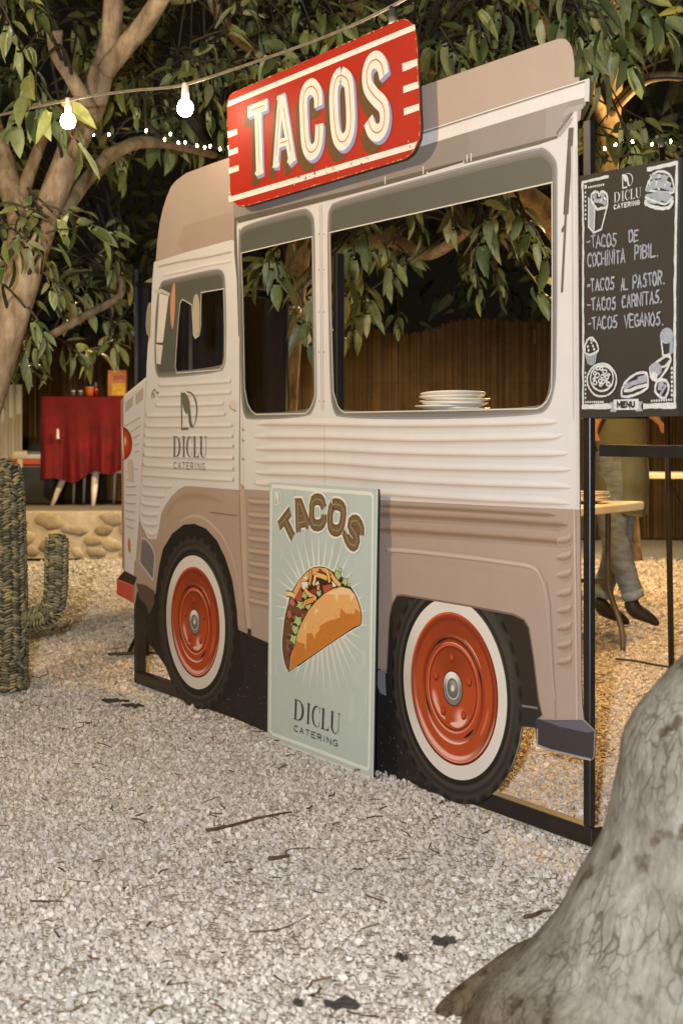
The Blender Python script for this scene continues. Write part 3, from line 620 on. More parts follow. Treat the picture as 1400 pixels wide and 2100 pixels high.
# steel stand behind the board
def bar3(name, a, b2, wd, parent, y0=.004, dp=.04, mat=None):
    a = Vector((a[0], 0, a[1])); b2 = Vector((b2[0], 0, b2[1])); d = (b2-a).normalized(); n = Vector((-d.z, 0, d.x))*wd/2
    m = MB(); vs = [p+n*s+Vector((0, y, 0)) for y in (y0, y0+dp) for p, s in ((a, 1), (a, -1), (b2, -1), (b2, 1))]
    m.add(vs, [(0, 1, 2, 3), (7, 6, 5, 4), (0, 4, 5, 1), (1, 5, 6, 2), (2, 6, 7, 3), (3, 7, 4, 0)], (0, 0, 0))
    o = m.build(name, mat or M_black, parent); bv = o.modifiers.new('edge', 'BEVEL'); bv.width = .002; return o
uR = T(1199, 1600)[0]; uL = T(277, 1300)[0]
stand = tag(bar3('stand_frame', (uL-.02, .025), (uR+.02, .025), .05, truck))
vR = T(1199, 246)[1]
bar3('post', (uR, .051), (uR, vR), .028, stand, .004, .020)
bar3('post', (uL, .051), (uL, T(277, 1190)[1]), .04, stand)
uM = T(357, 1390)[0]; bar3('post', (uM, .051), (uM, .30), .03, stand)
bar3('post', (T(684, 600)[0], .051), (T(684, 600)[0], T(684, 520)[1]+.0), .028, stand, .004, .03)
# serving shelf behind the sill (holds the plates)
sv = min(T(900, 843)[1], T(1100, 839)[1])-.003
box_u0, box_u1 = T(720, 840)[0], T(1125, 840)[0]
m = MB(); box(m, ((box_u0+box_u1)/2, .19, sv-.012), (box_u1-box_u0, .34, .02)); m.build('shelf', M_black, truck)

# ------------------------------------------------------------------ lettering
def arc(cx, cy, rx, ry, a0, a1, n=10): return [(cx+rx*math.cos(math.radians(a0+(a1-a0)*i/n)), cy+ry*math.sin(math.radians(a0+(a1-a0)*i/n))) for i in range(n+1)]
GL = {  # stroke letters in a unit box
 'A': [[(0, 0), (.5, 1), (1, 0)], [(.2, .36), (.8, .36)]], 'B': [[(0, 0), (0, 1)], [(0, 1), (.55, 1)]+arc(.55, .76, .4, .24, 90, -90)+[(0, .52)], [(0, .52)]+arc(.58, .26, .42, .26, 90, -90)+[(0, 0)]],
 'C': [arc(.55, .5, .55, .5, 48, 312, 16)], 'D': [[(0, 0), (0, 1), (.35, 1)]+arc(.4, .5, .6, .5, 90, -90, 12)+[(0, 0)]],
 'E': [[(1, 1), (0, 1), (0, 0), (1, 0)], [(0, .52), (.8, .52)]], 'G': [arc(.55, .5, .55, .5, 50, 330, 16)+[(1, .45), (.6, .45)]],
 'H': [[(0, 0), (0, 1)], [(1, 0), (1, 1)], [(0, .5), (1, .5)]], 'I': [[(.5, 0), (.5, 1)]], 'i': [[(.5, 0), (.5, .84)], [(.5, .98), (.52, 1.06)]],
 'L': [[(0, 1), (0, 0), (1, 0)]], 'M': [[(0, 0), (0, 1), (.5, .35), (1, 1), (1, 0)]], 'N': [[(0, 0), (0, 1), (1, 0), (1, 1)]], 'Ni': [[(0, 0), (0, 1), (1, 0), (1, .86)], [(1, 1), (1.02, 1.1)]],
 'O': [arc(.5, .5, .5, .5, 90, 450, 20)], 'P': [[(0, 0), (0, 1), (.5, 1)]+arc(.5, .74, .48, .26, 90, -90)+[(0, .48)]],
 'R': [[(0, 0), (0, 1), (.5, 1)]+arc(.5, .74, .48, .26, 90, -90)+[(0, .48)], [(.45, .48), (1, 0)]],
 'S': [arc(.52, .74, .46, .26, 30, 270, 12)+arc(.48, .25, .5, .25, 90, -150, 12)], '5': [[(.95, 1), (.35, .98), (.2, .56)]+arc(.4, .30, .5, .30, 80, -150, 10)],
 'T': [[(0, 1), (1, 1)], [(.5, 1), (.5, 0)]], 'U': [[(0, 1), (0, .35)]+arc(.5, .35, .5, .35, 180, 360)+[(1, 1)]], 'V': [[(0, 1), (.5, 0), (1, 1)]], '-': [[(0, .45), (1, .5)]], '.': [[(.4, 0), (.6, .03)]]}
def write(mb, text, u, v, h, wl, gap, wd, col, y, dy=-.000009, rise=0, jit=0, rnd=None, wide=None, close=('O',)):
    x = u
    for ch in text:
        if ch == ' ': x += wl*1.3; continue
        k = {'I': .35, 'i': .35, '.': .5, '-': .7, 'M': 1.2}.get(ch, 1)
        for st in GL[ch]:
            w1 = wl*k
            p = [(x+(a if ch not in 'Ii' else .5)*w1, v+rise*(x-u)+b*h) for a, b in st]
            if jit: p = [(a+rnd.uniform(-jit, jit), b+rnd.uniform(-jit, jit)) for a, b in p]
            ribbon(mb, p, wd, y[0], col, ch in close and st is GL[ch][0], .3); y[0] += dy
        x += wl*k+gap
    return x
def diclu(mb, u0, v0, u1, h, col, y):
    """DICLU in a high-contrast serif"""
    W = u1-u0; t = h*.155; s = h*.035
    def rect(a, b, c, d): poly(mb, [(a, b), (c, b), (c, d), (a, d)], y[0], col); y[0] -= .000009
    def ser(x, v, wv=t*2.1): rect(x-wv/2, v, x+wv/2, v+s)
    lw = W*.205
    x = u0+t*.6   # D
    rect(x-t/2, v0, x+t/2, v0+h); ser(x, v0); ser(x, v0+h-s)
    o = [(x, v0+h)]+arc(x+lw*.30, v0+h/2, lw*.62, h/2, 90, -90, 14)+[(x, v0)]
    i = [(x, v0+s)]+arc(x+lw*.26, v0+h/2, lw*.62-t*.95, h/2-s, -90, 90, 14)+[(x, v0+h-s)]
    poly(mb, o+i, y[0], col); y[0] -= .000009
    x = u0+W*.315; rect(x-t/2, v0, x+t/2, v0+h); ser(x, v0); ser(x, v0+h-s)   # I
    cx = u0+W*.50; rx = lw*.50; a1 = 52                                          # C
    o = arc(cx, v0+h/2, rx, h*.51, a1, 360-a1, 20); i = arc(cx+t*.45, v0+h/2, rx-t*.5, h*.51-s, 360-a1, a1, 20)
    poly(mb, o+i, y[0], col); y[0] -= .000009
    rect(o[0][0]-s*.6, v0+h*.70, o[0][0]+s*.6, v0+h*.98); rect(o[-1][0]-s*.6, v0+h*.05, o[-1][0]+s*.6, v0+h*.26)
    x = u0+W*.645; rect(x-t/2, v0, x+t/2, v0+h); ser(x, v0+h-s); rect(x-t, v0, x+lw*.62, v0+s); poly(mb, [(x+lw*.62, v0+s), (x+lw*.62, v0+h*.26), (x+lw*.56, v0+h*.1), (x+lw*.4, v0+s)], y[0], col); y[0] -= .000009   # L
    x = u0+W*.84; r = u1-s*2.5; rect(x-t/2, v0+h*.28, x+t/2, v0+h); ser(x, v0+h-s); rect(r-s*.6, v0+h*.28, r+s*.6, v0+h); ser(r, v0+h-s, t*1.7)   # U
    o = arc((x-t/2+r+s*.6)/2, v0+h*.28, (r+s*.6-x+t/2)/2, h*.29, 180, 360, 12); i = arc((x+t/2+r-s*.6)/2, v0+h*.28, (r-s*.6-x-t/2)/2, h*.25, 360, 180, 12)
    poly(mb, o+i, y[0], col); y[0] -= .000009
def emblem(mb, u0, v0, wd, h, col, y, k=1):
    """the D-shaped emblem: a stem, a drop-shaped head and a crescent bowl"""
    m = lambda pts: [(u0+(a-595)/147*wd, v0+(510-b)/340*h) for a, b in pts]
    poly(mb, m([(605, 180), (635, 183), (658, 215), (674, 270), (682, 350), (690, 440), (700, 470), (712, 478), (700, 494), (682, 488), (670, 450), (664, 390), (658, 322), (652, 378), (630, 345), (612, 285)]), y[0], col); y[0] -= .000009
    o = catmull([(645, 171), (690, 182), (724, 228), (741, 300), (739, 385), (723, 455), (697, 494)], 4); i = catmull([(703, 480), (721, 445), (731, 380), (732, 310), (716, 242), (688, 197), (656, 184)], 4)
    poly(mb, m(o+i), y[0], col); y[0] -= .000009
    ribbon(mb, m([(601, 176), (605, 505), (662, 501)]), wd*.055*k, y[0], col); y[0] -= .000009
    poly(mb, m([(606, 500), (640, 492), (668, 505), (606, 508)]), y[0], col); y[0] -= .000009
LG = S(104, 102, 90)
m = MB(); y = [yl()-.0003]; a = T(*B_(597, 508)); bq = T(*B_(740, 172)); emblem(m, a[0], a[1], bq[0]-a[0], bq[1]-a[1], LG, y); lg = m.build('emblem', M_ink, cab)
m = MB(); a = T(*B_(537, 740)); bq = T(*B_(820, 566)); diclu(m, a[0], a[1], bq[0], bq[1]-a[1], LG, y); m.build('lettering', M_ink, cab)
m = MB(); a = T(*B_(540, 838)); bq = T(*B_(822, 795)); W = bq[0]-a[0]; write(m, 'CATERING', a[0], a[1]-.002, bq[1]-a[1], W*.082, W*.049, .0032, LG, y); m.build('lettering', M_ink, cab)

# ------------------------------------------------------------------ the red sign fixed on the truck
SF = Frame(TF.o-TF.ey*.05, TF.ex, TF.ez); Sg = lambda px, py: SF.uv(px, py)
C3 = lambda x, y: Sg(460+x/3.3333, 30+y/3.3333)
sign = empty('sign_board', 'red sign with white TACOS lettering fixed to the truck roof', 'sign', M=SF.M)
so = [C3(*p) for p in [(20, 640), (22, 605), (30, 570), (48, 542), (75, 527), (600, 296), (1170, 46), (1215, 28), (1250, 32), (1280, 55), (1300, 95), (1312, 140), (1320, 210), (1335, 600), (1342, 770), (1336, 840), (1318, 890), (1288, 945), (1240, 985), (700, 1147), (170, 1305), (110, 1313), (78, 1295), (55, 1262), (42, 1225)]]
RED = S(170, 36, 13); WH = S(226, 222, 214); BRN = S(96, 70, 36); LVN = S(144, 150, 196)
m = MB(); slab(m, so, 0, .006, RED, S(70, 54, 44)); m.build('panel', M_sign, sign)
m = MB(); box(m, (so[5][0]+.2, .03, so[5][1]-.25), (.5, .032, .03)); m.build('batten', M_black, sign)
y = [-.0006]; rs = random.Random(11)
def edgewear(mb):
    for i in range(len(so)):
        a = np.array(so[i]); c = np.array(so[(i+1) % len(so)]); d = c-a; L = np.linalg.norm(d); nrm = np.array((-d[1], d[0]))/L
        for _ in range(int(L*70)+2):
            t = rs.random(); w_ = rs.uniform(.004, .02); p = a+d*t
            if nrm.dot(np.mean(np.array(so), 0)-a) < 0: nrm = -nrm
            if 0 <= t*L-w_/2 and t*L+w_/2 <= L:
                e = d/L
                poly(mb, [tuple(p-e*w_/2), tuple(p+nrm*rs.uniform(.001, .005)), tuple(p+e*w_*.2+nrm*rs.uniform(.001, .006)), tuple(p+e*w_/2)], y[0], rs.choice([S(190, 150, 100), S(150, 96, 60), S(206, 170, 120)])); y[0] -= .000004
m = MB()
for q in ([(30, 592), (1300, 66), (1306, 104), (26, 630)], [(32, 1247), (1316, 868), (1300, 916), (44, 1281)],
          [(22, 800), (88, 780), (90, 818), (24, 845)], [(28, 928), (93, 906), (95, 944), (30, 968)], [(30, 1050), (99, 1028), (101, 1066), (32, 1090)],
          [(1215, 335), (1320, 300), (1323, 346), (1260, 374), (1240, 382), (1219, 391)], [(1222, 490), (1328, 455), (1330, 500), (1224, 537)], [(1226, 642), (1331, 608), (1332, 652), (1228, 690)]):
    poly(m, [C3(*p) for p in q], y[0], WH); y[0] -= .000009
m.build('stripe', M_sign, sign)
# letter centre lines, traced on the sign and used for face, inline, side and shadow
st = lambda pts: [C3(*p) for p in pts]
Tm = 46
LET = {
 'T': [(st([(163, 665), (298, 612)]), .041), (st([(232, 640), (244, 1096)]), .051)],
 'A': [(st([(387, 556), (352, 1046)]), .039), (st([(395, 553), (468, 1012)]), .048), (st([(372, 884), (446, 858)]), .030)],
 'C': [(st(catmull([(645, 628), (640, 540), (606, 492), (565, 512), (543, 580), (548, 760), (558, 880), (584, 938), (620, 928), (646, 870), (652, 748)], 5)), .055)],
 'O': [(st(catmull([(800, 412), (768, 442), (750, 520), (752, 680), (764, 800), (788, 862), (822, 866), (852, 822), (866, 730), (860, 560), (846, 450), (800, 412)], 5)), .056)],
 'S': [(st(catmull([(1094, 420), (1076, 340), (1040, 308), (1000, 330), (976, 400), (984, 490), (1030, 560), (1080, 610), (1098, 680), (1090, 760), (1056, 806), (1012, 790), (986, 720)], 5)), .056)]}
du, dv = C3(660, 660)[0], C3(660, 660)[1]
px_u = C3(670, 656)[0]-du   # roughly ten zoomed pixels sideways
def shifted(p, a, b): return [(q[0]+a, q[1]+b) for q in p]
mS = MB(); mL = MB(); mF = MB(); mI = MB()
for k in range(8):
    t = (8-k)/8
    for s in LET.values():
        for p, wd in s: ribbon(mS, shifted(p, -.030*t, -.034*t), wd*1.0, y[0], BRN, cap=0); y[0] -= .000012
for k in range(6):
    t = (6-k)/6
    for s in LET.values():
        for p, wd in s: ribbon(mL, shifted(p, .0145*t, -.0125*t), wd, y[0], LVN); y[0] -= .000012
for ch, s in LET.items():
    for p, wd in s: ribbon(mF, p, wd, y[0], WH); y[0] -= .000012
for q in ([(214, 1098), (272, 1076), (270, 1055), (214, 1075)], [(330, 1050), (380, 1034), (378, 1010), (338, 1022)], [(432, 1016), (494, 996), (486, 972), (436, 990)], [(360, 585), (414, 566), (410, 540), (366, 556)]):
    poly(mF, st(q), y[0], WH); y[0] -= .000012
for ch, s in LET.items():
    for p, wd in s:
        q = p if len(p) > 2 else [tuple(np.array(p[0])*.82+np.array(p[1])*.18), tuple(np.array(p[0])*.16+np.array(p[1])*.84)]
        ribbon(mI, q, .0048, y[0], S(176, 120, 72)); y[0] -= .000012
mS.build('letter_shadow', M_sign, sign); mL.build('letter_side', M_sign, sign); mF.build('lettering', M_sign, sign); mI.build('letter_inline', M_sign, sign)
m = MB(); edgewear(m)
for _ in range(26):
    c = C3(rs.uniform(60, 1300), 0); t = rs.random(); c = C3(80+1200*t, 1262-370*t+rs.uniform(-30, 25)); disc(m, c, rs.uniform(.002, .006), y[0], rs.choice([S(200, 170, 120), S(120, 70, 50)]), 6); y[0] -= .00001
m.build('paint_chip', M_sign, sign)

# ------------------------------------------------------------------ poster leaning on the truck
BL = G(548.2, 1514); BR = G(764.6, 1598.7)
tl = TF.uv(553, 989, -.022); TLw = TF.o+TF.ex*tl[0]+TF.ez*tl[1]-TF.ey*.022
PF = Frame(BL, BR-BL, TLw-BL); Q = lambda px, py: PF.uv(px, py)
poster = empty('leaning_poster', 'pale green taco poster board leaning against the truck', 'poster', M=PF.M)
SAGE = S(179, 193, 189); SAG2 = S(164, 178, 168)
pc = [Q(548.2, 1514), Q(764.6, 1598.7), Q(775, 1003), Q(553, 989)]
m = MB(); slab(m, pc, 0, .006, SAGE, S(36, 36, 40)); m.build('board', M_poster, poster)
y = [-.0005]; rs = random.Random(5)
def pp(mb, pts, col, sm=0):
    poly(mb, [Q(*p) for p in (chaikin(pts, sm) if sm else pts)], y[0], col); y[0] -= .000009
def pr(mb, pts, wd, col, closed=False):
    ribbon(mb, [Q(*p) for p in pts], wd, y[0], col, closed); y[0] -= .000009
r1 = lambda x, yy: (540+x/5.6, 980+yy/5.6); r2 = lambda x, yy: (540+x/5.6, 1280+yy/5.6)
m = MB()
for _ in range(26):
    x = rs.uniform(.03, .68); v = rs.uniform(.05, .85); a = rs.uniform(.01, .05); b2 = rs.uniform(.02, .10)
    poly(m, [(x, v), (x+a, v+.01), (x+a*.9, v+b2), (x+a*.2, v+b2*.9)], y[0], rs.choice([S(172, 187, 182), S(184, 197, 194), S(174, 188, 185), S(186, 199, 197)])); y[0] -= .000004
m.build('wash', M_poster, poster)['kind'] = 'stuff'
m = MB(); WHP = S(218, 222, 214)
fr = [r1(95, 140), r1(110, 95), r1(640, 140), r1(1230, 180), r1(1258, 215), r1(1250, 1000), r2(1212, 1640), r2(1190, 1668), r2(700, 1480), r2(110, 1262), r2(80, 1225), r1(88, 1000)]
pr(m, chaikin(fr[:1], 0)+fr[1:], .012, WHP, True)
fr2 = [r1(72, 60), r1(1310, 130)]
m.build('border', M_poster, poster); m = MB(); pr(m, [r2(50, 1312), r2(660, 1540), r2(1258, 1778)], .007, S(206, 212, 204)); m.build('edge', M_poster, poster); m = MB(); pr(m, [r1(1304, 140), r2(1258, 1770)], .005, S(206, 214, 208))
m.build('edge', M_poster, poster)
m = MB(); ctr = r1(640, 1500)
rays = [((300, 790), (440, 1180)), ((370, 700), (480, 1110)), ((455, 670), (540, 1060)), ((545, 620), (590, 1030)), ((637, 600), (637, 1010)), ((735, 640), (690, 1020)), ((825, 690), (750, 1040)), ((915, 740), (810, 1080)), ((1010, 860), (900, 1060)), ((1060, 1030), (950, 1150)), ((1130, 1190), (1010, 1260)),
        ((240, 890), (420, 1190)), ((195, 1030), (360, 1240)), ((140, 1150), (330, 1290)), ((130, 1320), (290, 1390)), ((130, 1470), (260, 1490)), ((125, 1620), (250, 1610)), ((1160, 1350), (1090, 1390)), ((1210, 1520), (1120, 1530)), ((1225, 1690), (1110, 1690))]
for a, c in rays:
    d = np.array(c)-np.array(a); n = np.array((-d[1], d[0])); n = n/np.linalg.norm(n)*11
    pp(m, [r1(*a), r1(*(np.array(c)+n)), r1(*(np.array(c)-n))], WHP)
for a, c in [((355, 660), (430, 440)), ((440, 740), (520, 400)), ((525, 800), (580, 370)), ((620, 750), (630, 320)), ((710, 870), (670, 300)), ((800, 860), (720, 260)), ((890, 800), (770, 240)), ((975, 740), (810, 200)), ((1040, 620), (850, 180)), ((1110, 520), (900, 150)), ((1160, 350), (930, 140)), ((1150, 170), (980, 90))]:
    d = np.array(c)-np.array(a); n = np.array((-d[1], d[0])); n = n/np.linalg.norm(n)*17
    pp(m, [r2(*a), r2(*(np.array(c)+n)), r2(*(np.array(c)-n))], S(212, 210, 200))
m.build('ray', M_poster, poster)
m = MB()
# taco
halo = [r1(215, 1800), r1(235, 1600), r1(275, 1450), r1(260, 1320), r1(300, 1300), r1(345, 1260), r1(400, 1170), r1(480, 1070), r1(560, 1015), r1(640, 1000), r1(720, 1010), r1(800, 1060), r1(885, 1030), r1(915, 1060), r1(910, 1130), r1(990, 1190), r1(1020, 1260), r1(1075, 1330), r1(1115, 1430), r1(1145, 1560), r1(1145, 1660), r1(1120, 1715), r1(1075, 1730), r2(770, 232), r2(285, 580), r2(225, 420), r2(208, 240)]
pp(m, halo, S(226, 224, 214), 1)
INK = S(58, 42, 30)
core = [r1(225, 1800), r1(245, 1600), r1(285, 1450), r1(300, 1380), r1(330, 1300), r1(400, 1185), r1(480, 1085), r1(560, 1030), r1(640, 1015), r1(720, 1025), r1(800, 1075), r1(930, 1150), r1(1000, 1240), r1(1065, 1340), r1(1105, 1440), r1(1135, 1560), r1(1135, 1655), r1(1112, 1705), r1(1060, 1718), r2(770, 225), r2(290, 565), r2(235, 420), r2(216, 240)]
pp(m, core, INK, 1)
pp(m, [r1(340, 1310), r1(405, 1195), r1(485, 1095), r1(565, 1040), r1(640, 1027), r1(720, 1037), r1(790, 1085), r1(760, 1130), r1(640, 1090), r1(560, 1120), r1(480, 1200), r1(400, 1330), r1(300, 1480), r1(290, 1460)], S(218, 168, 110))
pp(m, [r1(235, 1790), r1(256, 1600), r1(300, 1440), r1(380, 1440), r1(420, 1520), r1(520, 1530), r1(430, 1700), r2(380, 200), r2(320, 370), r2(292, 545), r2(245, 420), r2(226, 240)], S(108, 72, 52))
for _ in range(26):
    x, yy = rs.uniform(250, 430), rs.uniform(1480, 2020)
    if yy > 1800: x = rs.uniform(240, 330)
    pp(m, [r1(x, yy), r1(x+rs.uniform(15, 40), yy+rs.uniform(-10, 20)), r1(x+rs.uniform(10, 40), yy+rs.uniform(25, 60)), r1(x-10, yy+rs.uniform(25, 50))], rs.choice([S(86, 54, 38), S(132, 92, 70), S(72, 46, 34), S(146, 104, 84)]), 1)
def food(pts, c, o=3):
    q = [r1(*p) for p in pts]; cx = sum(a for a, _ in q)/len(q); cy = sum(b for _, b in q)/len(q)
    pp(m, [(cx+(a-cx)*1.16, cy+(b-cy)*1.12) for a, b in q], INK); pp(m, q, c)
TOM = S(178, 84, 66); TOM2 = S(150, 58, 44); LET_ = S(166, 190, 130); CHS = S(226, 176, 104); ON = S(226, 224, 216)
food([(430, 1260), (455, 1340), (440, 1410), (380, 1420), (375, 1370)], TOM); food([(540, 1290), (600, 1270), (620, 1320), (580, 1370), (530, 1340)], TOM2)
food([(680, 1240), (780, 1220), (800, 1260), (700, 1330)], TOM); food([(650, 1040), (720, 1100), (710, 1130), (640, 1090)], TOM2); food([(300, 1420), (330, 1370), (370, 1440), (340, 1480)], S(190, 110, 88)); food([(275, 1540), (310, 1510), (330, 1590), (290, 1620)], S(176, 100, 80))
for q in ([(440, 1195), (520, 1195), (510, 1270), (455, 1280)], [(590, 1230), (630, 1180), (650, 1230)], [(790, 1180), (850, 1240), (800, 1255)], [(460, 1160), (500, 1110), (510, 1170)]): food(q, ON)
def lett(cx, cy, r):
    q = [(cx+r*(1+.35*math.sin(k*2.7+cx))*math.cos(k*.7), cy+r*(1.2+.4*math.cos(k*3.1))*math.sin(k*.7)) for k in range(9)]
    pp(m, [r1(a, b) for a, b in [(cx+(a-cx)*1.22, cy+(b-cy)*1.22) for a, b in q]], INK); pp(m, [r1(*p) for p in q], LET_)
for c in ((480, 1350, 34), (425, 1460, 38), (520, 1470, 36), (640, 1320, 28), (400, 1640, 44), (370, 1740, 38), (350, 1850, 40), (860, 1110, 38), (885, 1060, 20), (940, 1190, 34), (985, 1225, 18)): lett(*c)
for q in ([(265, 1330), (320, 1335), (360, 1360)], [(545, 1060), (548, 1140), (530, 1230)], [(600, 1110), (590, 1180), (575, 1230)], [(480, 1275), (520, 1330), (610, 1390)], [(610, 1110), (680, 1130), (735, 1155)], [(735, 1070), (755, 1140), (765, 1200)], [(785, 1110), (830, 1180), (890, 1240)], [(455, 1490), (490, 1430), (580, 1400)], [(620, 1260), (650, 1265)]):
    q2 = catmull([r1(*p) for p in q], 5); pr(m, q2, .023, INK); pr(m, q2, .016, rs.choice([CHS, S(232, 196, 140), S(216, 150, 80)]))
shell = [r2(300, 535), r2(320, 370), r2(380, 200), r1(400, 1770), r1(450, 1660), r1(520, 1530), r1(600, 1430), r1(700, 1335), r1(800, 1275), r1(900, 1250), r1(1000, 1275), r1(1055, 1340), r1(1095, 1440), r1(1125, 1560), r1(1125, 1650), r1(1107, 1695), r1(1055, 1705), r2(770, 215)]
pp(m, [r2(290, 550)]+[(a-.9, b-1.2) for a, b in shell[1:14]]+[(a+1.2, b+1.2) for a, b in shell[14:]], INK)
pp(m, shell, S(222, 170, 108))
pp(m, [r2(306, 525), r2(325, 390), r2(385, 185), r2(430, 215), r2(470, 220), r2(492, 300), r2(505, 110), r2(560, 100), r2(600, 175), r2(605, 120), r2(650, 70), r1(650, 1700), r1(760, 1640), r1(880, 1610), r1(890, 1500), r1(960, 1560), r1(1050, 1560), r1(1060, 1500), r1(1120, 1550), r1(1122, 1650), r1(1105, 1692), r1(1055, 1702), r2(770, 212)], S(192, 122, 52))
pp(m, [r1(720, 1330), r1(900, 1256), r1(1000, 1285), r1(1050, 1345), r1(1010, 1420), r1(990, 1340), r1(870, 1340), r1(850, 1430), r1(820, 1340)], S(232, 198, 150))
for q in ([(580, 1560), (610, 1490), (640, 1530), (600, 1560)], [(470, 1700), (500, 1640), (490, 1760)]): pp(m, [r1(*p) for p in q], S(232, 198, 150))
for _ in range(60):
    t = rs.random(); x = 420+t*640; yy = 1750-t*420+rs.uniform(30, 60)+rs.random()*300
    if yy < 1980-(x-420)*.62+140: pp(m, [r1(x, yy), r1(x+5, yy-2), r1(x+6, yy+9), r1(x+1, yy+8)], S(120, 74, 34))
m.build('taco_drawing', M_poster, poster)
m = MB()
BR_ = S(112, 96, 68)
LP = {'T': [[(185, 555), (315, 385)], [(245, 470), (345, 680)]], 'A': [[(410, 620), (400, 300), (430, 300), (525, 560)], [(400, 520), (490, 500)]], 'C': [[(700, 345), (680, 260), (615, 240), (565, 275), (560, 480), (580, 540), (650, 550), (700, 500), (702, 420)]],
      'O': [[(800, 310), (775, 380), (770, 540), (800, 600), (870, 610), (910, 540), (930, 380), (900, 320), (840, 300), (800, 310)]], 'S': [[(1130, 660), (1130, 570), (1080, 490), (1015, 500), (1005, 560), (1050, 620), (1085, 700), (1060, 780), (1000, 760), (950, 660), (960, 630)]]}
for wd, c in ((.055, S(222, 226, 220)), (.042, S(176, 140, 112)), (.038, S(96, 72, 52)), (.031, BR_)):
    for ch, s in LP.items():
        for p in s: pr(m, [r1(*q) for q in (chaikin(p, 1, False) if len(p) > 4 else p)], wd, c, False)
for ch, s in LP.items():
    for p in s:
        q = [r1(*z) for z in p]; pr(m, q, .004, S(152, 136, 106))
m.build('lettering', M_poster, poster)
m = MB(); a = Q(*r1(135, 310)); b2 = Q(*r1(220, 160)); emblem(m, a[0], a[1], b2[0]-a[0], b2[1]-a[1], WHP, y); m.build('emblem', M_poster, poster)
m = MB(); a = Q(*r2(362, 1090)); b2 = Q(*r2(885, 1010)); a2 = Q(*r2(362, 855)); diclu(m, a[0], a[1], b2[0], a2[1]-a[1], S(46, 34, 30), y)
a = Q(*r2(358, 1222)); b2 = Q(*r2(880, 1400)); a2 = Q(*r2(358, 1158)); W = b2[0]-a[0]; write(m, 'CATERING', a[0], a[1], a2[1]-a[1], W*.085, W*.047, .0036, S(52, 42, 40), y); m.build('lettering', M_poster, poster)
m = MB(); pr(m, [r2(340, 1255), r2(480, 1312)], .004, S(196, 206, 198)); m.build('scratch', M_poster, poster)

# ------------------------------------------------------------------ chalk menu board
MF = Frame(TF.o-TF.ey*.004, TF.ex, TF.ez); K = lambda px, py: MF.uv(px, py)
menu = empty('menu_board', 'dark chalk menu board with white border beside the truck', 'menu board', M=MF.M)
e3 = lambda x, yy: K(1180+x/6.36, 310+yy/6.36); e4 = lambda x, yy: K(1180+x/6.36, 580+yy/6.36)
o = [e3(42, 330), e4(52, 1768), e4(1342, 1742), e3(1400, 45)]
o = [K(1187.5, 361), K(1189, 857.5), K(1390.5, 853), K(1394, 323)]
m = MB(); slab(m, o, 0, .018, (.5, .5, .5), (.5, .5, .5)); m.build('board', M_board, menu)
WC = S(206, 208, 206); WC2 = S(160, 164, 172); y = [-.0006]; rs = random.Random(9)
def chalk(pts, wd=.006, c=WC, closed=False, jit=.0008, fn=e3, mb=None, sm=0):
    p = [fn(*q) for q in pts]
    if sm: p = catmull(p, sm)
    p = [(a+rs.uniform(-jit, jit), b+rs.uniform(-jit, jit)) for a, b in p]
    ribbon(mb, p, [wd*.55*rs.uniform(.8, 1.2) for _ in p], y[0], c, closed); y[0] -= .000009
def dense(p, n=8): return [tuple(np.array(p[i])*(1-t/n)+np.array(p[i+1])*t/n) for i in range(len(p)-1) for t in range(n)]+[p[-1]]
m = MB()
chalk(dense([(430, 330), (85, 405)]), .013, mb=m); chalk(dense([(88, 395), (98, 1000), (95, 1843)], 10), .013, mb=m); chalk(dense([(95, -40), (98, 800), (95, 1640)], 10), .014, mb=m, fn=e4)
m.build('border', M_chalk, menu); m = MB()
chalk(dense([(930, 240), (1330, 150)]), .018, mb=m); chalk(dense([(1318, 150), (1305, 1000), (1292, 1843)], 10), .016, mb=m); chalk(dense([(1292, -30), (1290, 800), (1290, 1620)], 10), .016, mb=m, fn=e4)
m.build('border', M_chalk, menu); m = MB()
chalk(dense([(80, 1620), (470, 1608)]), .024, mb=m, fn=e4); chalk(dense([(880, 1610), (1310, 1600)]), .024, mb=m, fn=e4)
m.build('border', M_chalk, menu); m = MB()
for k in range(8): disc(m, e3(170+k*27, 472-k*5), .0033, y[0], WC, 8)
for k in range(7): disc(m, e3(126, 540+k*57), .0033, y[0], WC, 8)
for k in range(7): disc(m, e4(126, 1175+k*54), .0033, y[0], WC, 8)
for k in range(9): disc(m, e4(130+k*28, 1555), .0033, y[0], WC, 8)
for k in range(9): disc(m, e4(990+k*32, 1540-k*2), .0033, y[0], WC, 8)
for k in range(7): disc(m, e4(1252, 1115+k*58), .004, y[0], WC, 8)
poly(m, [e3(112, 440), e3(112, 490), e3(142, 486), e3(142, 442)], y[0], WC)
m.build('dots', M_chalk, menu)['kind'] = 'stuff'
m = MB(); a = e3(604, 486); b2 = e3(745, 270); emblem(m, a[0], a[1], b2[0]-a[0], b2[1]-a[1], WC, y, 1.6); m.build('emblem', M_chalk, menu)
m = MB(); a = e3(505, 690); b2 = e3(850, 620); a2 = e3(505, 560); diclu(m, a[0], a[1]+.004, b2[0], a2[1]-a[1], WC, y)
a = e3(500, 756); b2 = e3(850, 690); W = b2[0]-a[0]; write(m, 'CATERING', a[0], a[1], .0105, W*.085, W*.046, .0030, WC, y); m.build('lettering', M_chalk, menu)
m = MB()
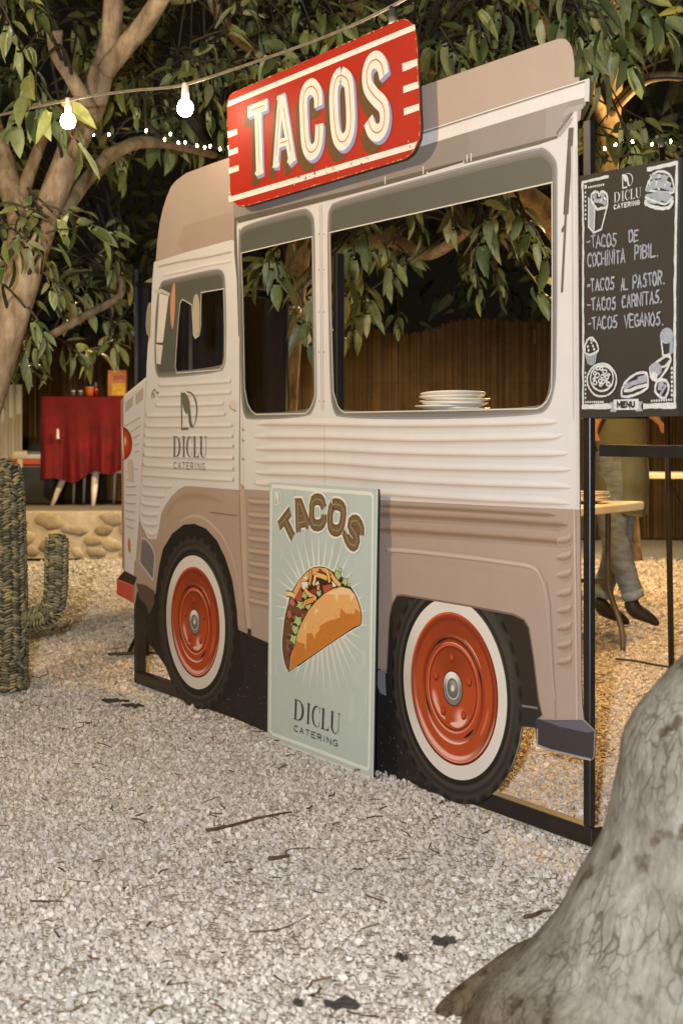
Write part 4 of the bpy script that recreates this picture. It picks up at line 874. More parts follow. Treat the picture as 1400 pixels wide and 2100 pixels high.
def line(text, x0, y0, x1, y1, htop, fn, wd=.0036):
    a = fn(x0, y0); b2 = fn(x1, y1); h = fn(x0, y0-htop)[1]-a[1]
    tot = sum({'I': .35, 'i': .35, '.': .5, '-': .7, ' ': .6}.get(c, 1) for c in text); n = len(text)
    wl = (b2[0]-a[0])/(tot+.34*n); x = a[0]; rise = (b2[1]-a[1])/(b2[0]-a[0])
    for c in text:
        if c == ' ': x += wl*.9; continue
        for cp in range(2):
            write(m, [c], x, a[1]+rise*(x-a[0]), h*rs.uniform(.92, 1.06), wl, 0, wd*(.75 if cp else 1), WC2, y, rise=0, jit=.0022, rnd=rs)
        x += wl*{'I': .35, 'i': .35, '.': .5, '-': .7}.get(c, 1)+wl*.34
def nl():
    global m
    m.build('menu_text', M_chalk, menu); m = MB()
line('-TACO5', 150, 1260, 545, 1235, 150, e3); nl(); line('DE', 700, 1185, 830, 1170, 145, e3); nl()
line('COCHiNiTA', 160, 1505, 655, 1450, 165, e3); line('PiBiL.', 770, 1410, 1100, 1365, 165, e3); nl()
line('-TACO5', 150, 1830, 520, 1800, 150, e3); line('AL', 590, 1815, 690, 1800, 150, e3); line('PA5TOR.', 755, 1790, 1180, 1725, 165, e3); nl()
line('-TACO5', 160, 360, 545, 345, 150, e4); line('CARNiTA5.', 610, 325, 1150, 250, 155, e4); nl()
line('-TACO5', 165, 605, 565, 590, 150, e4); line('VEGANO5.', 640, 580, 1170, 545, 160, e4)
m.build('menu_text', M_chalk, menu)
m = MB()
# shake, burger, cupcake, pizza, sandwich, wrap, cup, ribbon
poly(m, [e3(175, 600), e3(235, 670), e3(262, 730), e3(240, 1060), e3(175, 985)], y[0], WC2); y[0] -= .000009
chalk([(175, 600), (175, 985), (240, 1065), (345, 1020), (425, 690)], .008, mb=m); chalk([(262, 720), (242, 1060)], .006, mb=m)
chalk([(210, 640), (215, 570), (260, 530), (300, 545), (315, 580), (350, 525), (400, 550), (420, 610), (415, 720), (340, 745), (290, 760), (262, 720), (235, 680), (210, 640)], .012, mb=m, sm=3); chalk([(240, 640), (330, 650), (400, 690)], .022, WC2, mb=m, sm=3); chalk([(330, 650), (370, 600), (400, 640)], .012, mb=m, sm=3); disc(m, e3(255, 590), .008, y[0], WC2, 9); y[0] -= .000009; disc(m, e3(360, 585), .008, y[0], WC2, 9); y[0] -= .000009
m.build('chalk_drawing', M_chalk, menu); m = MB()
chalk([(925, 510), (950, 420), (1000, 320), (1060, 275), (1150, 268), (1230, 310), (1275, 400), (1285, 520), (1230, 540), (925, 510)], .010, mb=m, sm=4)
for q in ([(960, 430), (1100, 400), (1250, 440)], [(930, 500), (1100, 450), (1280, 510)], [(1000, 340), (1100, 330), (1200, 360)], [(920, 600), (1050, 560), (1200, 570), (1270, 640)], [(925, 630), (1030, 660), (1150, 620), (1270, 680)], [(930, 660), (1100, 600), (1250, 650)]): chalk(q, .020, WC2, mb=m, sm=4)
for _ in range(40): disc(m, e3(rs.uniform(960, 1260), rs.uniform(300, 500)), rs.uniform(.002, .004), y[0], rs.choice([WC, WC2]), 6); y[0] -= .00001
chalk([(925, 630), (930, 690), (1050, 735), (1180, 745), (1250, 710), (1275, 640)], .016, mb=m, sm=4); chalk([(910, 600), (1000, 640), (1080, 670), (1180, 690), (1280, 600)], .010, mb=m, sm=4)
m.build('chalk_drawing', M_chalk, menu); m = MB()
poly(m, [e4(130, 935), e4(215, 935), e4(295, 880), e4(265, 1050), e4(215, 1078), e4(165, 1060)], y[0], WC2); y[0] -= .000009
for k in range(4): chalk([(160+k*32, 940), (178+k*24, 1060)], .004, S(110, 112, 112), mb=m, fn=e4)
chalk([(130, 920), (135, 820), (170, 740), (215, 715), (260, 750), (298, 830), (295, 890), (215, 935), (130, 920)], .010, mb=m, fn=e4, sm=4)
for q in ((160, 840), (205, 790), (225, 835), (170, 890), (240, 880), (200, 750), (230, 760)): chalk([q, (q[0]+18, q[1]-20)], .012, mb=m, fn=e4)
m.build('chalk_drawing', M_chalk, menu); m = MB()
for rx, ry, cx, cy in ((190, 215, 350, 1268), (150, 165, 352, 1245)): chalk([(cx+rx*math.cos(k*.2617), cy+ry*math.sin(k*.2617)) for k in range(24)], .009, mb=m, fn=e4, closed=True)
for q in ((300, 1110, 26), (260, 1180, 22), (290, 1210, 30), (360, 1220, 24), (415, 1230, 24), (330, 1280, 24), (260, 1300, 26), (370, 1290, 22), (435, 1320, 24), (345, 1120, 20), (390, 1160, 26), (340, 1330, 18), (440, 1200, 16), (250, 1250, 14), (410, 1280, 12)):
    chalk([(q[0]+q[2]*math.cos(k*.785), q[1]+q[2]*math.sin(k*.785)) for k in range(8)], .007, mb=m, fn=e4, closed=True)
m.build('chalk_drawing', M_chalk, menu); m = MB()
chalk([(610, 1480), (612, 1400), (650, 1310), (760, 1210), (860, 1172), (930, 1180), (950, 1240), (950, 1340), (920, 1390), (780, 1460), (680, 1485), (610, 1480)], .012, mb=m, fn=e4, sm=4); chalk([(640, 1370), (760, 1310), (940, 1260)], .022, WC2, mb=m, fn=e4); chalk([(640, 1410), (720, 1400), (800, 1370), (940, 1330)], .014, mb=m, fn=e4); chalk([(820, 1250), (930, 1215)], .016, WC2, mb=m, fn=e4)
m.build('chalk_drawing', M_chalk, menu); m = MB()
chalk([(985, 1210), (980, 1120), (1020, 1070), (1100, 1010), (1190, 955), (1240, 970), (1245, 1020), (1200, 1120), (1090, 1265), (1020, 1265), (985, 1210)], .012, mb=m, fn=e4, sm=4); chalk([(1110, 1110), (1180, 1090), (1240, 1010)], .010, mb=m, fn=e4); disc(m, e4(1055, 1130), .022, y[0], WC2, 12, .018); y[0] -= .000009; disc(m, e4(1035, 1220), .012, y[0], WC, 10); y[0] -= .000009
m.build('chalk_drawing', M_chalk, menu); m = MB()
chalk([(1130, 1500), (1060, 1440), (1045, 1380), (1065, 1300), (1120, 1268), (1190, 1280), (1220, 1350), (1210, 1430), (1170, 1500), (1130, 1500)], .012, mb=m, fn=e4, sm=4); chalk([(1110, 1400), (1110, 1340), (1150, 1300)], .024, WC2, mb=m, fn=e4); chalk([(1110, 1470), (1190, 1330)], .016, WC2, mb=m, fn=e4)
m.build('chalk_drawing', M_chalk, menu); m = MB()
disc(m, e4(1195, 690), .024, y[0], WC2, 14, .020); y[0] -= .000009
chalk([(1125, 750), (1150, 940), (1190, 945), (1250, 920)], .009, mb=m, fn=e4); poly(m, [e4(1240, 760), e4(1278, 740), e4(1278, 915), e4(1230, 930)], y[0], WC2); y[0] -= .000009
m.build('chalk_drawing', M_chalk, menu)
m = MB(); poly(m, [e4(505, 1525), e4(830, 1512), e4(835, 1655), e4(505, 1660)], y[0], WC); y[0] -= .000009
for q in ([(455, 1560), (508, 1550), (508, 1640), (540, 1665), (540, 1685), (460, 1682), (480, 1620)], [(832, 1545), (885, 1550), (860, 1610), (885, 1672), (790, 1678), (790, 1660), (832, 1640)]): poly(m, [e4(*p) for p in q], y[0], WC2); y[0] -= .000009
a = e4(555, 1622); b2 = e4(785, 1612); W = b2[0]-a[0]; write(m, 'MENU', a[0], a[1], .0125*1.0, W*.17, W*.08, .006, S(60, 54, 46), y); m.build('banner', M_chalk, menu)
uP = K(1379, 900)[0]+.03
fr = bar3('frame_post', (uP+.02, 0), (uP+.02, K(1392, 322)[1]), .07, menu, .024, .05)
bar3('crossbar', (K(1211, 924)[0], K(1211, 924)[1]), (uP-.018, K(1211, 924)[1]), K(1211, 912)[1]-K(1211, 936)[1], menu, .026, .04)
# ------------------------------------------------------------------ trees
M_twigd = simple('twig_bark', (.045, .038, .024), .8, .3, 40)
def inpoly(x, y, p):
    r = False; j = len(p)-1
    for i in range(len(p)):
        if (p[i][1] > y) != (p[j][1] > y) and x < (p[j][0]-p[i][0])*(y-p[i][1])/(p[j][1]-p[i][1])+p[i][0]: r = not r
        j = i
    return r
SIGNPX = [(466, 200), (481, 189), (814, 43), (840, 40), (857, 90), (862, 264), (850, 309), (511, 421), (481, 417)]
MENUPX = [(1188, 361), (1394, 323), (1391, 853), (1189, 857)]
def truckY(px): return F/(.3288*max(px+1150, 50))
def hidden(px, py, Y):
    if Y < truckY(px): return False
    if inpoly(px, py, SIGNPX) or inpoly(px, py, MENUPX): return True
    return inpoly(px, py, outline) and not any(inpoly(px, py, h) for h in HOLES)
def seen(p):
    if p.y < .5: return False
    px = CX+p.x*F/p.y; py = HY-(p.z-CH)*F/p.y
    return -25 < px < 1425 and -25 < py < 2120 and not hidden(px, py, p.y)
def leaf_shape(rs, curl, wdt):
    """one leaf along +x, unit length: folded blade on a short stalk; returns verts, faces, uvs"""
    vs = []; uv = []; n = 6
    vs.append((0, 0, 0)); uv.append((0, .5))
    for i in range(n+1):
        s = i/n; x = .10+.90*s; hw = wdt*math.sin(PI*min(1, s**.92))**.80*(1 if s < .999 else 0); z = -curl*s*s+.02
        ang = .22*math.sin(s*5+curl*9)
        if i in (0, n): vs.append((x, 0, z)); uv.append((s, .5))
        else:
            vs += [(x, hw, z+hw*.42+ang*hw), (x, 0, z), (x, -hw, z+hw*.42-ang*hw)]; uv += [(s, 1), (s, .5), (s, 0)]
    fs = [(0, 1, 1)][0:0]; st = 1
    fs += [(1, 4, 3)[::-1], (1, 3, 2)[::-1]]
    idx = [1]+[2+3*k for k in range(n-1)]
    for k in range(n-2):
        a = 2+3*k; b = a+3
        fs += [(a+1, b+1, b, a), (a+2, b+2, b+1, a+1)]
    a = 2+3*(n-2); e = a+3; fs += [(a, a+1, e), (a+1, a+2, e)]
    return vs, fs, uv
LEAFS = [leaf_shape(random.Random(k), c, wv) for k, (c, wv) in enumerate([(.12, .135), (.30, .155), (.03, .12), (.45, .14), (.18, .17), (.36, .115)])]
GREENS = [S(104, 116, 72), S(116, 128, 84), S(88, 102, 58), S(132, 140, 100), S(106, 116, 82), S(74, 90, 50), S(124, 132, 76)]
LEAFM = []
for k in range(12):
    vs, fs, uv = LEAFS[k % 6]; me = bpy.data.meshes.new('leaf'); me.from_pydata(vs, [], fs)
    ul = me.uv_layers.new(name='UVMap'); ul.data.foreach_set('uv', np.array([uv[l.vertex_index] for l in me.loops], np.float32).ravel())
    a = me.color_attributes.new('ink', 'FLOAT_COLOR', 'POINT'); a.data.foreach_set('color', np.array([GREENS[(k*5) % 7]+(1,)]*len(vs), np.float32).ravel())
    me.shade_smooth(); me.materials.append(M_leaf); LEAFM.append(me)
def leafmass(name, mats, parent, kind='stuff'):
    V = []; FA = []; U = []; C = []; b0 = 0
    arrs = [(np.array(v), f, np.array(u)) for v, f, u in LEAFS]
    for M, k, c in mats:
        v, f, u = arrs[k % 6]; R = np.array(M); V.append(v @ R[:3, :3].T+R[:3, 3]); FA += [tuple(i+b0 for i in q) for q in f]; b0 += len(v)
        U.append(u); C.append(np.tile(np.array(c+(1,)), (len(v), 1)))
    if not V: return
    V = np.concatenate(V); U = np.concatenate(U); C = np.concatenate(C)
    me = bpy.data.meshes.new(name); me.from_pydata(V.tolist(), [], FA)
    vi = np.zeros(len(me.loops), np.int32); me.loops.foreach_get('vertex_index', vi)
    ul = me.uv_layers.new(name='UVMap'); ul.data.foreach_set('uv', U[vi].astype(np.float32).ravel())
    a = me.color_attributes.new('ink', 'FLOAT_COLOR', 'POINT'); a.data.foreach_set('color', C.astype(np.float32).ravel()); me.shade_smooth()
    o = link(name, me, M_leaf, parent)
    if kind: o['kind'] = kind
    return o
def leafM(p, d, L, rs, roll=None):
    d = d.normalized(); up = Vector((0, 0, 1)); s = up.cross(d)
    s = s.normalized() if s.length > .05 else Vector((1, 0, 0)); n = d.cross(s)
    q = Matrix((d.to_4d(), s.to_4d(), n.to_4d(), (0, 0, 0, 1))).transposed(); q[3] = (0, 0, 0, 1); q.col[3] = (0, 0, 0, 1)
    r = Matrix.Rotation(rs.gauss(0, .5) if roll is None else roll, 4, 'X')
    return Matrix.Translation(p) @ q @ r @ Matrix.Scale(L, 4)
def cluster(p, d, rs, n, L, twig, leaves):
    """a twig end with a whorl of drooping leaves"""
    d = d.normalized(); a0 = rs.uniform(0, 6.28); s = d.orthogonal().normalized(); t = d.cross(s)
    ln = L*rs.uniform(1.1, 1.9); pts = [p-d*ln+Vector((0, 0, .02)), p-d*ln*.5+Vector((rs.gauss(0, .01), rs.gauss(0, .01), .02)), p]
    tube(twig, pts, [.006, .0045, .003], n=5, caps=False)
    for k in range(n):
        f = k/max(1, n-1); a = a0+k*2.4; rad = s*math.cos(a)+t*math.sin(a)
        q = p-d*ln*(1-f)*.8
        L2 = L*1.18; dr = d*(.35+.75*f)+rad*(1.05-.55*f)+Vector((0, 0, -rs.uniform(.25, .75)))
        leaves.append((leafM(q, dr, L2*rs.uniform(.65, 1.2), rs), rs.randrange(12)))
def make_tree(name, label, limbs, clusters, seed, group=None, barkm=None, hero=300):
    """limbs: (part name, [(px,py,Y)...], [radii]); clusters: (px,py,Y,(dx,dy,dz),n,L)"""
    rs = random.Random(seed); root = limbs[0][1][0]; b = P(*root); 
    t = empty(name, label, 'tree', group, loc=(b.x, b.y, 0)); off = -Vector((b.x, b.y, 0)); nodesp = []
    for nm, pts, rad in limbs:
        q = catmull([tuple(P(*p)) for p in pts], 6); rr = np.interp(np.linspace(0, len(rad)-1, len(q)), range(len(rad)), rad)
        m = MB(); tube(m, [Vector(a)+off for a in q], list(rr), n=14, wob=.05, seed=rs.randrange(999)); o = m.build(nm, barkm or M_bark, t, True)
        nodesp += [Vector(a) for a in q]
    tw = MB(); lv = []
    for px, py, Y, d, n, L in clusters:
        p = P(px, py, Y); d = Vector(d); k0 = len(lv)
        cluster(p, d, rs, n, L, tw, lv)
        near = min(nodesp, key=lambda a: (a-p).length_squared+max(0, p.z-a.z)*.3)
        a = p-d.normalized()*L*1.5
        mid = (a+near)/2+Vector((rs.gauss(0, .06), rs.gauss(0, .06), .10+.08*(a-near).length))
        tube(tw, [Vector(x) for x in catmull([tuple(near), tuple(mid), tuple(a)], 5)], [.009]*4+[.007]*3+[.005]*4, n=5, caps=False)
    tw.v = [(x+off.x, y+off.y, z) for x, y, z in tw.v]; o = tw.build('twigs', M_twigd, t, True); o['kind'] = 'stuff'
    sc_ = [(M.to_scale()[0]/max(.5, M.translation.y) if seen(M.translation+M.col[0].to_3d()*.5) else 0) for M, k in lv]
    order = sorted(range(len(lv)), key=lambda i: -sc_[i]); big = set(i for i in order[:hero] if sc_[i] > 0)
    Toff = Matrix.Translation(off)
    for i in big:
        lo = bpy.data.objects.new('leaf', LEAFM[lv[i][1]]); COL.objects.link(lo); lo.parent = t; lo.matrix_local = Toff @ lv[i][0]
    rest = [(Toff @ lv[i][0], lv[i][1], GREENS[(lv[i][1]*5) % 7]) for i in range(len(lv)) if i not in big]
    leafmass('foliage', rest, t); return t
rs = random.Random(21)
def rnd_clusters(n, xr, yr, Yr, L=(.10, .16), keep=lambda x, y, Y: True, seed=1):
    r = random.Random(seed); out = []
    while len(out) < n:
        x, y, Y = r.uniform(*xr), r.uniform(*yr), r.uniform(*Yr)
        if not keep(x, y, Y): continue
        out.append((x, y, Y, (r.gauss(0, .8), r.gauss(-.25, .6), r.gauss(-.35, .5)), r.randint(7, 11), r.uniform(*L)*r.choice((.85, 1.0, 1.2, 1.3))))
    return out
gap = lambda x, y: math.sin(x*.011+1)*math.sin(y*.013+2)+.5*math.sin(x*.023+y*.017) > -.55
# left tree with the crooked trunk
limbsA = [('trunk', [(-175, 1370, 7.1), (-120, 1150, 7.1), (-55, 900, 7.1), (0, 730, 7.1), (45, 590, 7.1), (92, 450, 7.15), (150, 300, 7.2), (185, 220, 7.2), (212, 140, 7.2)], [.125, .105, .088, .080, .074, .068, .064, .066, .062]),
          ('branch', [(208, 150, 7.2), (225, 90, 7.2), (232, 30, 7.2), (238, -60, 7.2)], [.056, .052, .05, .048]),
          ('branch', [(212, 150, 7.18), (262, 90, 7.15), (305, 35, 7.1), (360, -50, 7.0)], [.052, .046, .044, .04]),
          ('branch', [(190, 230, 7.17), (150, 165, 7.1), (118, 112, 7.05), (112, 62, 7.0)], [.042, .036, .032, .036]),
          ('branch', [(118, 450, 7.2), (165, 385, 7.4), (225, 320, 7.6), (290, 292, 7.9), (360, 298, 8.2), (440, 318, 8.6)], [.042, .037, .034, .032, .028, .02]),
          ('branch', [(-40, 760, 7.2), (20, 580, 7.5), (40, 470, 7.7), (20, 380, 7.8), (-5, 300, 7.9), (-40, 180, 8)], [.075, .072, .06, .058, .06, .05]),
          ('branch', [(40, 420, 7.75), (70, 330, 7.9), (98, 262, 8.0), (125, 225, 8.1)], [.04, .03, .03, .024]),
          ('branch', [(236, -40, 7.2), (190, -180, 6.2), (110, -300, 4.8), (220, -420, 3.8), (420, -520, 3.2)], [.045, .04, .03, .022, .014]),
          ('branch', [(85, 700, 8.6), (170, 650, 8.7), (245, 608, 8.8), (248, 570, 8.9)], [.024, .022, .02, .016])]
clA = [(40, 95, 6.5, (.3, -.2, -.6), 9, .15), (75, 205, 6.4, (.2, -.2, -.9), 8, .16), (95, 235, 6.5, (.4, -.3, -.9), 6, .15), (150, 285, 6.35, (.5, -.2, -.8), 7, .17), (30, 250, 6.6, (-.3, -.2, -.8), 8, .15),
       (215, 475, 6.5, (.9, -.1, -.35), 7, .165), (150, 470, 6.55, (.8, -.3, .2), 5, .12), (55, 440, 6.6, (.3, -.3, .4), 8, .11), (60, 500, 6.6, (.7, -.3, -.4), 8, .13), (20, 420, 6.6, (-.5, -.3, .2), 7, .12), (10, 540, 6.7, (-.3, -.3, -.5), 7, .12),
       (120, 600, 6.6, (.3, -.2, -.3), 7, .09), (90, 690, 6.7, (.5, 0, -.8), 6, .10), (110, 560, 7.6, (.4, 0, -.9), 8, .13), (75, 20, 6.8, (.3, -.2, -.3), 8, .13), (250, 350, 8.3, (.3, -.2, -.9), 7, .13), (285, 230, 7.9, (.2, -.1, -.9), 5, .12), (45, 730, 7.6, (0, 0, -1), 8, .14), (75, 700, 7.6, (.2, 0, -1), 7, .14)]
clA += rnd_clusters(58, (-120, 470), (-80, 330), (8.7, 10.6), keep=lambda x, y, Y: gap(x, y), seed=3)+rnd_clusters(26, (-60, 290), (330, 760), (8.6, 10.5), keep=lambda x, y, Y: gap(x, y), seed=4)
clA += rnd_clusters(46, (-260, 760), (-560, -300), (3.1, 5.2), L=(.10, .13), seed=14)
make_tree('crooked_tree', 'crooked tan trunk tree behind the woven cactus', limbsA, clA, 31)
# tree behind the middle of the truck
limbsB = [('trunk', [(560, 1190, 11.0), (575, 900, 10.9), (600, 600, 10.8), (640, 380, 10.7), (690, 220, 10.6), (720, 60, 10.5), (735, -80, 10.4)], [.12, .10, .09, .08, .075, .07, .06]),
          ('branch', [(640, 380, 10.7), (730, 330, 10.2), (800, 260, 9.6), (850, 200, 9.0), (905, 60, 8.6), (930, -60, 8.4)], [.05, .045, .04, .04, .03, .025]),
          ('branch', [(600, 600, 10.8), (690, 520, 10), (790, 490, 9.2), (880, 520, 8.6), (960, 470, 8.2)], [.05, .045, .042, .036, .026]),
          ('branch', [(690, 220, 10.6), (560, 130, 9.4), (470, 60, 8.4), (420, -40, 8)], [.045, .04, .035, .03]),
          ('branch', [(610, 640, 10.7), (480, 610, 10), (400, 640, 9.6), (330, 690, 9.4)], [.04, .035, .03, .024])]
clB = [(545, 118, 7.2, (.9, -.2, .2), 9, .12), (600, 108, 7.1, (-.6, -.3, .2), 9, .13), (470, 60, 7.4, (.8, -.2, .3), 8, .14), (420, 130, 7.5, (.4, -.3, -.2), 9, .13), (360, 145, 7.6, (-.8, -.2, -.2), 7, .14), (585, 150, 7.0, (.4, -.4, -.9), 8, .16), (640, 60, 7.2, (.3, -.3, -.8), 9, .16), (690, 40, 7.0, (.6, -.2, -.7), 8, .15), (430, 240, 7.6, (.1, -.2, -1), 7, .13), (500, 20, 7.6, (.5, -.2, .3), 8, .12),
       (575, 575, 6.9, (.4, -.2, -.9), 8, .155), (535, 560, 7.0, (-.6, -.2, -.8), 8, .15), (620, 650, 7.1, (-.2, -.2, -.9), 6, .16), (640, 690, 7.1, (.3, -.1, -.9), 6, .15),
       (725, 520, 6.7, (-.2, -.2, -1), 9, .17), (755, 505, 6.7, (.3, -.2, -.9), 8, .15), (700, 600, 7.2, (-.2, -.1, -.9), 8, .15), (760, 640, 7.8, (.4, 0, -.9), 8, .14), (800, 560, 7.6, (.2, 0, -.9), 7, .14), (720, 680, 7.8, (-.3, 0, -.9), 8, .13), (860, 470, 6.8, (.4, -.1, -.8), 6, .13), (930, 460, 6.7, (.3, -.1, -.9), 6, .12)]
clB += rnd_clusters(78, (330, 900), (-80, 330), (7.6, 10.8), keep=lambda x, y, Y: gap(x, y), seed=5)+rnd_clusters(14, (490, 900), (430, 720), (8.4, 11), keep=lambda x, y, Y: gap(x, y), seed=6)
make_tree('broadleaf_tree', 'broad leaved tree showing above the red sign', limbsB, clB, 32)
# right tree
limbsC = [('trunk', [(1275, 1150, 10.2), (1262, 880, 10.2), (1250, 600, 10.1), (1243, 330, 10.0), (1252, 200, 9.9), (1262, 60, 9.8), (1270, -80, 9.6)], [.13, .11, .10, .075, .07, .075, .07]),
          ('branch', [(1250, 520, 10.1), (1170, 500, 9.6), (1120, 440, 9.2), (1060, 388, 8.8), (990, 350, 8.5), (900, 300, 8.3)], [.075, .07, .08, .07, .05, .035]),
          ('branch', [(1250, 230, 9.9), (1310, 170, 9.4), (1370, 155, 9.1), (1440, 165, 8.9)], [.04, .034, .03, .024]),
          ('branch', [(1245, 260, 10), (1180, 120, 9.2), (1120, 60, 8.6), (1070, -40, 8)], [.045, .04, .034, .03]),
          ('branch', [(1150, 100, 9), (1060, 110, 8.6), (980, 140, 8.3), (900, 160, 8.2), (860, 120, 8.0)], [.034, .03, .026, .02, .016])]
clC = [(1150, 40, 6.2, (-.2, -.2, -1), 8, .17), (1190, 110, 6.3, (.3, -.2, -1), 8, .17), (1215, 150, 6.1, (.2, -.3, -1), 8, .18), (1255, 90, 6.1, (.5, -.3, -.9), 9, .18), (1290, 130, 6.0, (.5, -.2, -.9), 8, .17), (1330, 20, 6.2, (.5, -.2, -.5), 9, .16), (1360, 60, 6.3, (.6, -.2, -.7), 8, .15), (1240, 20, 6.3, (.3, -.2, -.8), 9, .17), (1100, 20, 6.6, (.2, -.2, -.8), 9, .15), (1295, 300, 6.8, (.3, -.3, -.8), 7, .13), (1230, 310, 7.4, (.2, -.2, -.8), 6, .14), (1330, 320, 6.8, (.8, -.2, .1), 6, .13), (1390, 300, 6.9, (.7, -.2, .2), 6, .13),
       (940, 120, 6.9, (.4, -.3, -.7), 9, .14), (900, 170, 7.1, (-.2, -.3, -.8), 9, .14), (990, 90, 6.9, (.2, -.3, -.8), 9, .15), (1010, 150, 7.0, (.5, -.3, -.7), 9, .14), (950, 200, 7.2, (-.2, -.3, -.8), 8, .13), (890, 90, 7.2, (-.6, -.2, -.2), 8, .13), (1040, 60, 7.0, (.3, -.3, -.8), 8, .14), (880, 220, 7.3, (.3, -.2, -.9), 8, .13),
       (985, 495, 6.3, (-.3, -.2, -.9), 8, .125), (1010, 490, 6.3, (.4, -.2, -.9), 7, .12), (1085, 470, 6.6, (.4, -.2, -.9), 8, .13), (1125, 530, 6.4, (.5, -.2, -.8), 6, .13), (1120, 610, 6.5, (.5, -.1, -.6), 5, .12), (1040, 430, 6.7, (.2, -.2, -.7), 8, .13), (985, 600, 8.5, (.2, 0, -.8), 8, .11), (1030, 590, 8.6, (.3, 0, -.8), 8, .11)]
clC += rnd_clusters(88, (860, 1520), (-80, 330), (7.2, 10.4), keep=lambda x, y, Y: gap(x+400, y), seed=7)+rnd_clusters(5, (900, 1150), (420, 560), (8.6, 11), keep=lambda x, y, Y: gap(x, y), seed=8)
make_tree('golden_trunk_tree', 'tree with a lamp-lit golden trunk above the menu board', limbsC, clC, 33)
# dim planting beyond the fence
rs = random.Random(77); mats = []
for _ in range(9000):
    x = rs.uniform(-8, 9); Y = rs.uniform(16.1, 19); z = rs.uniform(1.2, 8.5)
    if math.sin(x*1.3)*math.sin(z*1.7+x)+rs.uniform(-.6, .6) < -.35: continue
    k = rs.randrange(12)
    mats.append((leafM(Vector((x, Y, z)), Vector((rs.gauss(0, 1), rs.gauss(-.4, .5), rs.gauss(-.6, .6))), rs.uniform(.22, .46), rs), k, GREENS[(k*5) % 7]))
hedge = leafmass('far_foliage', mats, None); tag(hedge, kind='stuff')

# big leaning trunk in the foreground
def big_trunk():
    t = empty('leaning_tree', 'thick grey leaning trunk with a flared root in the gravel', 'tree', loc=(.62, 2.75, 0))
    pf = [(-.06, .215, .40, .34), (.02, .225, .385, .32), (.10, .255, .355, .29), (.155, .315, .31, .265), (.217, .368, .275, .25), (.296, .414, .25, .235), (.384, .462, .228, .22), (.472, .487, .215, .21), (.58, .512, .21, .20), (.674, .585, .20, .195), (.80, .71, .186, .186), (1.1, .97, .18, .18), (1.6, 1.34, .17, .17), (2.2, 1.7, .155, .155)]
    ax = [((l+r, 2.72-.03*z, z), r, s) for z, l, r, s in pf]
    q = catmull([(*a, r, s) for a, r, s in ax], 8); n = 72; m = MB(); vs = []; rr = random.Random(2); off = Vector((.62, 2.75, 0))
    for i, (x, y, z, r, s) in enumerate(q):
        for k in range(n):
            a = 2*PI*k/n; fl = max(0, .30-z)/.30
            bumpy = 1+.020*math.sin(3*a+z*7)+.013*math.sin(7*a-z*13)+.008*math.sin(13*a+z*31)+fl*(.02*max(0, math.cos(a-3.35))**3+.12*max(0, math.cos(a-5.2))**3+.10*max(0, math.cos(a-1.0))**3)
            kn = math.exp(-(((a-4.72-.15+PI) % (2*PI)-PI)**2/.012+(z-.56)**2/.0012)); bumpy -= .16*kn; kr = math.exp(-((math.hypot(((a-4.87+PI) % (2*PI)-PI)*.19, z-.56)-.05)/.014)**2); bumpy += .05*kr
            vs.append(Vector((x+r*math.cos(a)*bumpy, y+s*math.sin(a)*bumpy, z))-off)
    m.add(vs, [(i*n+k, i*n+(k+1) % n, (i+1)*n+(k+1) % n, (i+1)*n+k) for i in range(len(q)-1) for k in range(n)], (.3, .3, .3)); m.build('trunk', M_bark2, t, True)
    m = MB(); a = G(1120, 2030); e = G(898, 2066); mid = (a+e)/2
    tube(m, [Vector(p)-off for p in catmull([tuple(Vector((.60, 2.78, .12))), tuple(a+Vector((.02, -.03, .05))), tuple(mid+Vector((0, 0, .02))), tuple(e+Vector((0, 0, -.012)))], 6)], list(np.interp(np.linspace(0, 3, 19), range(4), [.12, .085, .046, .012])), n=16, wob=.06, flat=.8)
    m.build('root', M_bark2, t, True)
big_trunk()

# ------------------------------------------------------------------ string lights
def string_light():
    t = empty('festoon_string', 'black festoon cable with round bulbs passing over the truck', 'string lights', loc=(0, 5.5, 2.3)); off = Vector((0, 5.5, 2.3))
    pts = [P(-60, 250, 6.6), P(140, 205, 6.2), P(270, 186, 6.0), P(375, 174, 5.75), P(520, 128, 5.5), P(680, 70, 5.2), P(800, 14, 5.0), P(950, -70, 4.8)]
    q = catmull([tuple(p) for p in pts], 10); m = MB()
    for s in (-1, 1): tube(m, [Vector(p)-off+Vector((0, 0, s*.0028)) for p in q], .0034, n=6)
    m.build('cable', simple('festoon_rubber', (.17, .145, .11), .4, .3, 40), t, True)
    for px, py, Y, lit in ((380, 177, 5.74, 1), (140, 207, 6.2, 1), (805, 12, 5.0, 1)):
        c = P(px, py, Y)-off-Vector((0, 0, .014 if px > 700 else 0))
        m = MB(); lathe(m, [(0, .012), (.011, .012), (.013, 0), (.0145, -.02), (.0145, -.045), (.012, -.046)], c, 14); so_ = m.build('socket', M_cable if px > 700 else M_white, t, True)
        m = MB(); lathe(m, [(.0125, -.040), (.013, -.050), (.014, -.053)], c, 14); m.build('collar', M_white, so_, True)
        m = MB(); lathe(m, [(.012, -.050), (.020, -.055), (.0275, -.066), (.031, -.082), (.0275, -.098), (.020, -.108), (.010, -.113), (.0005, -.1145)], c, 14); m.build('bulb', M_bulb, so_, True)
string_light()
def fairy(pts, name, label, Y):
    b = P(*pts[0], Y); t = empty(name, label, 'fairy lights', loc=b); m = MB(); q = [tuple(P(x, y, Y)-b) for x, y in pts]
    tube(m, [Vector(p) for p in catmull(q, 4)], .0025, n=4); m.build('wire', M_cable, t)
    for p in q:
        m = MB(); c = Vector(p); lathe(m, [(.0005, .009), (.0045, .004), (.0055, 0), (.004, -.005), (.0005, -.008)], c, 8); m.build('bulb', M_fairy, t, True)
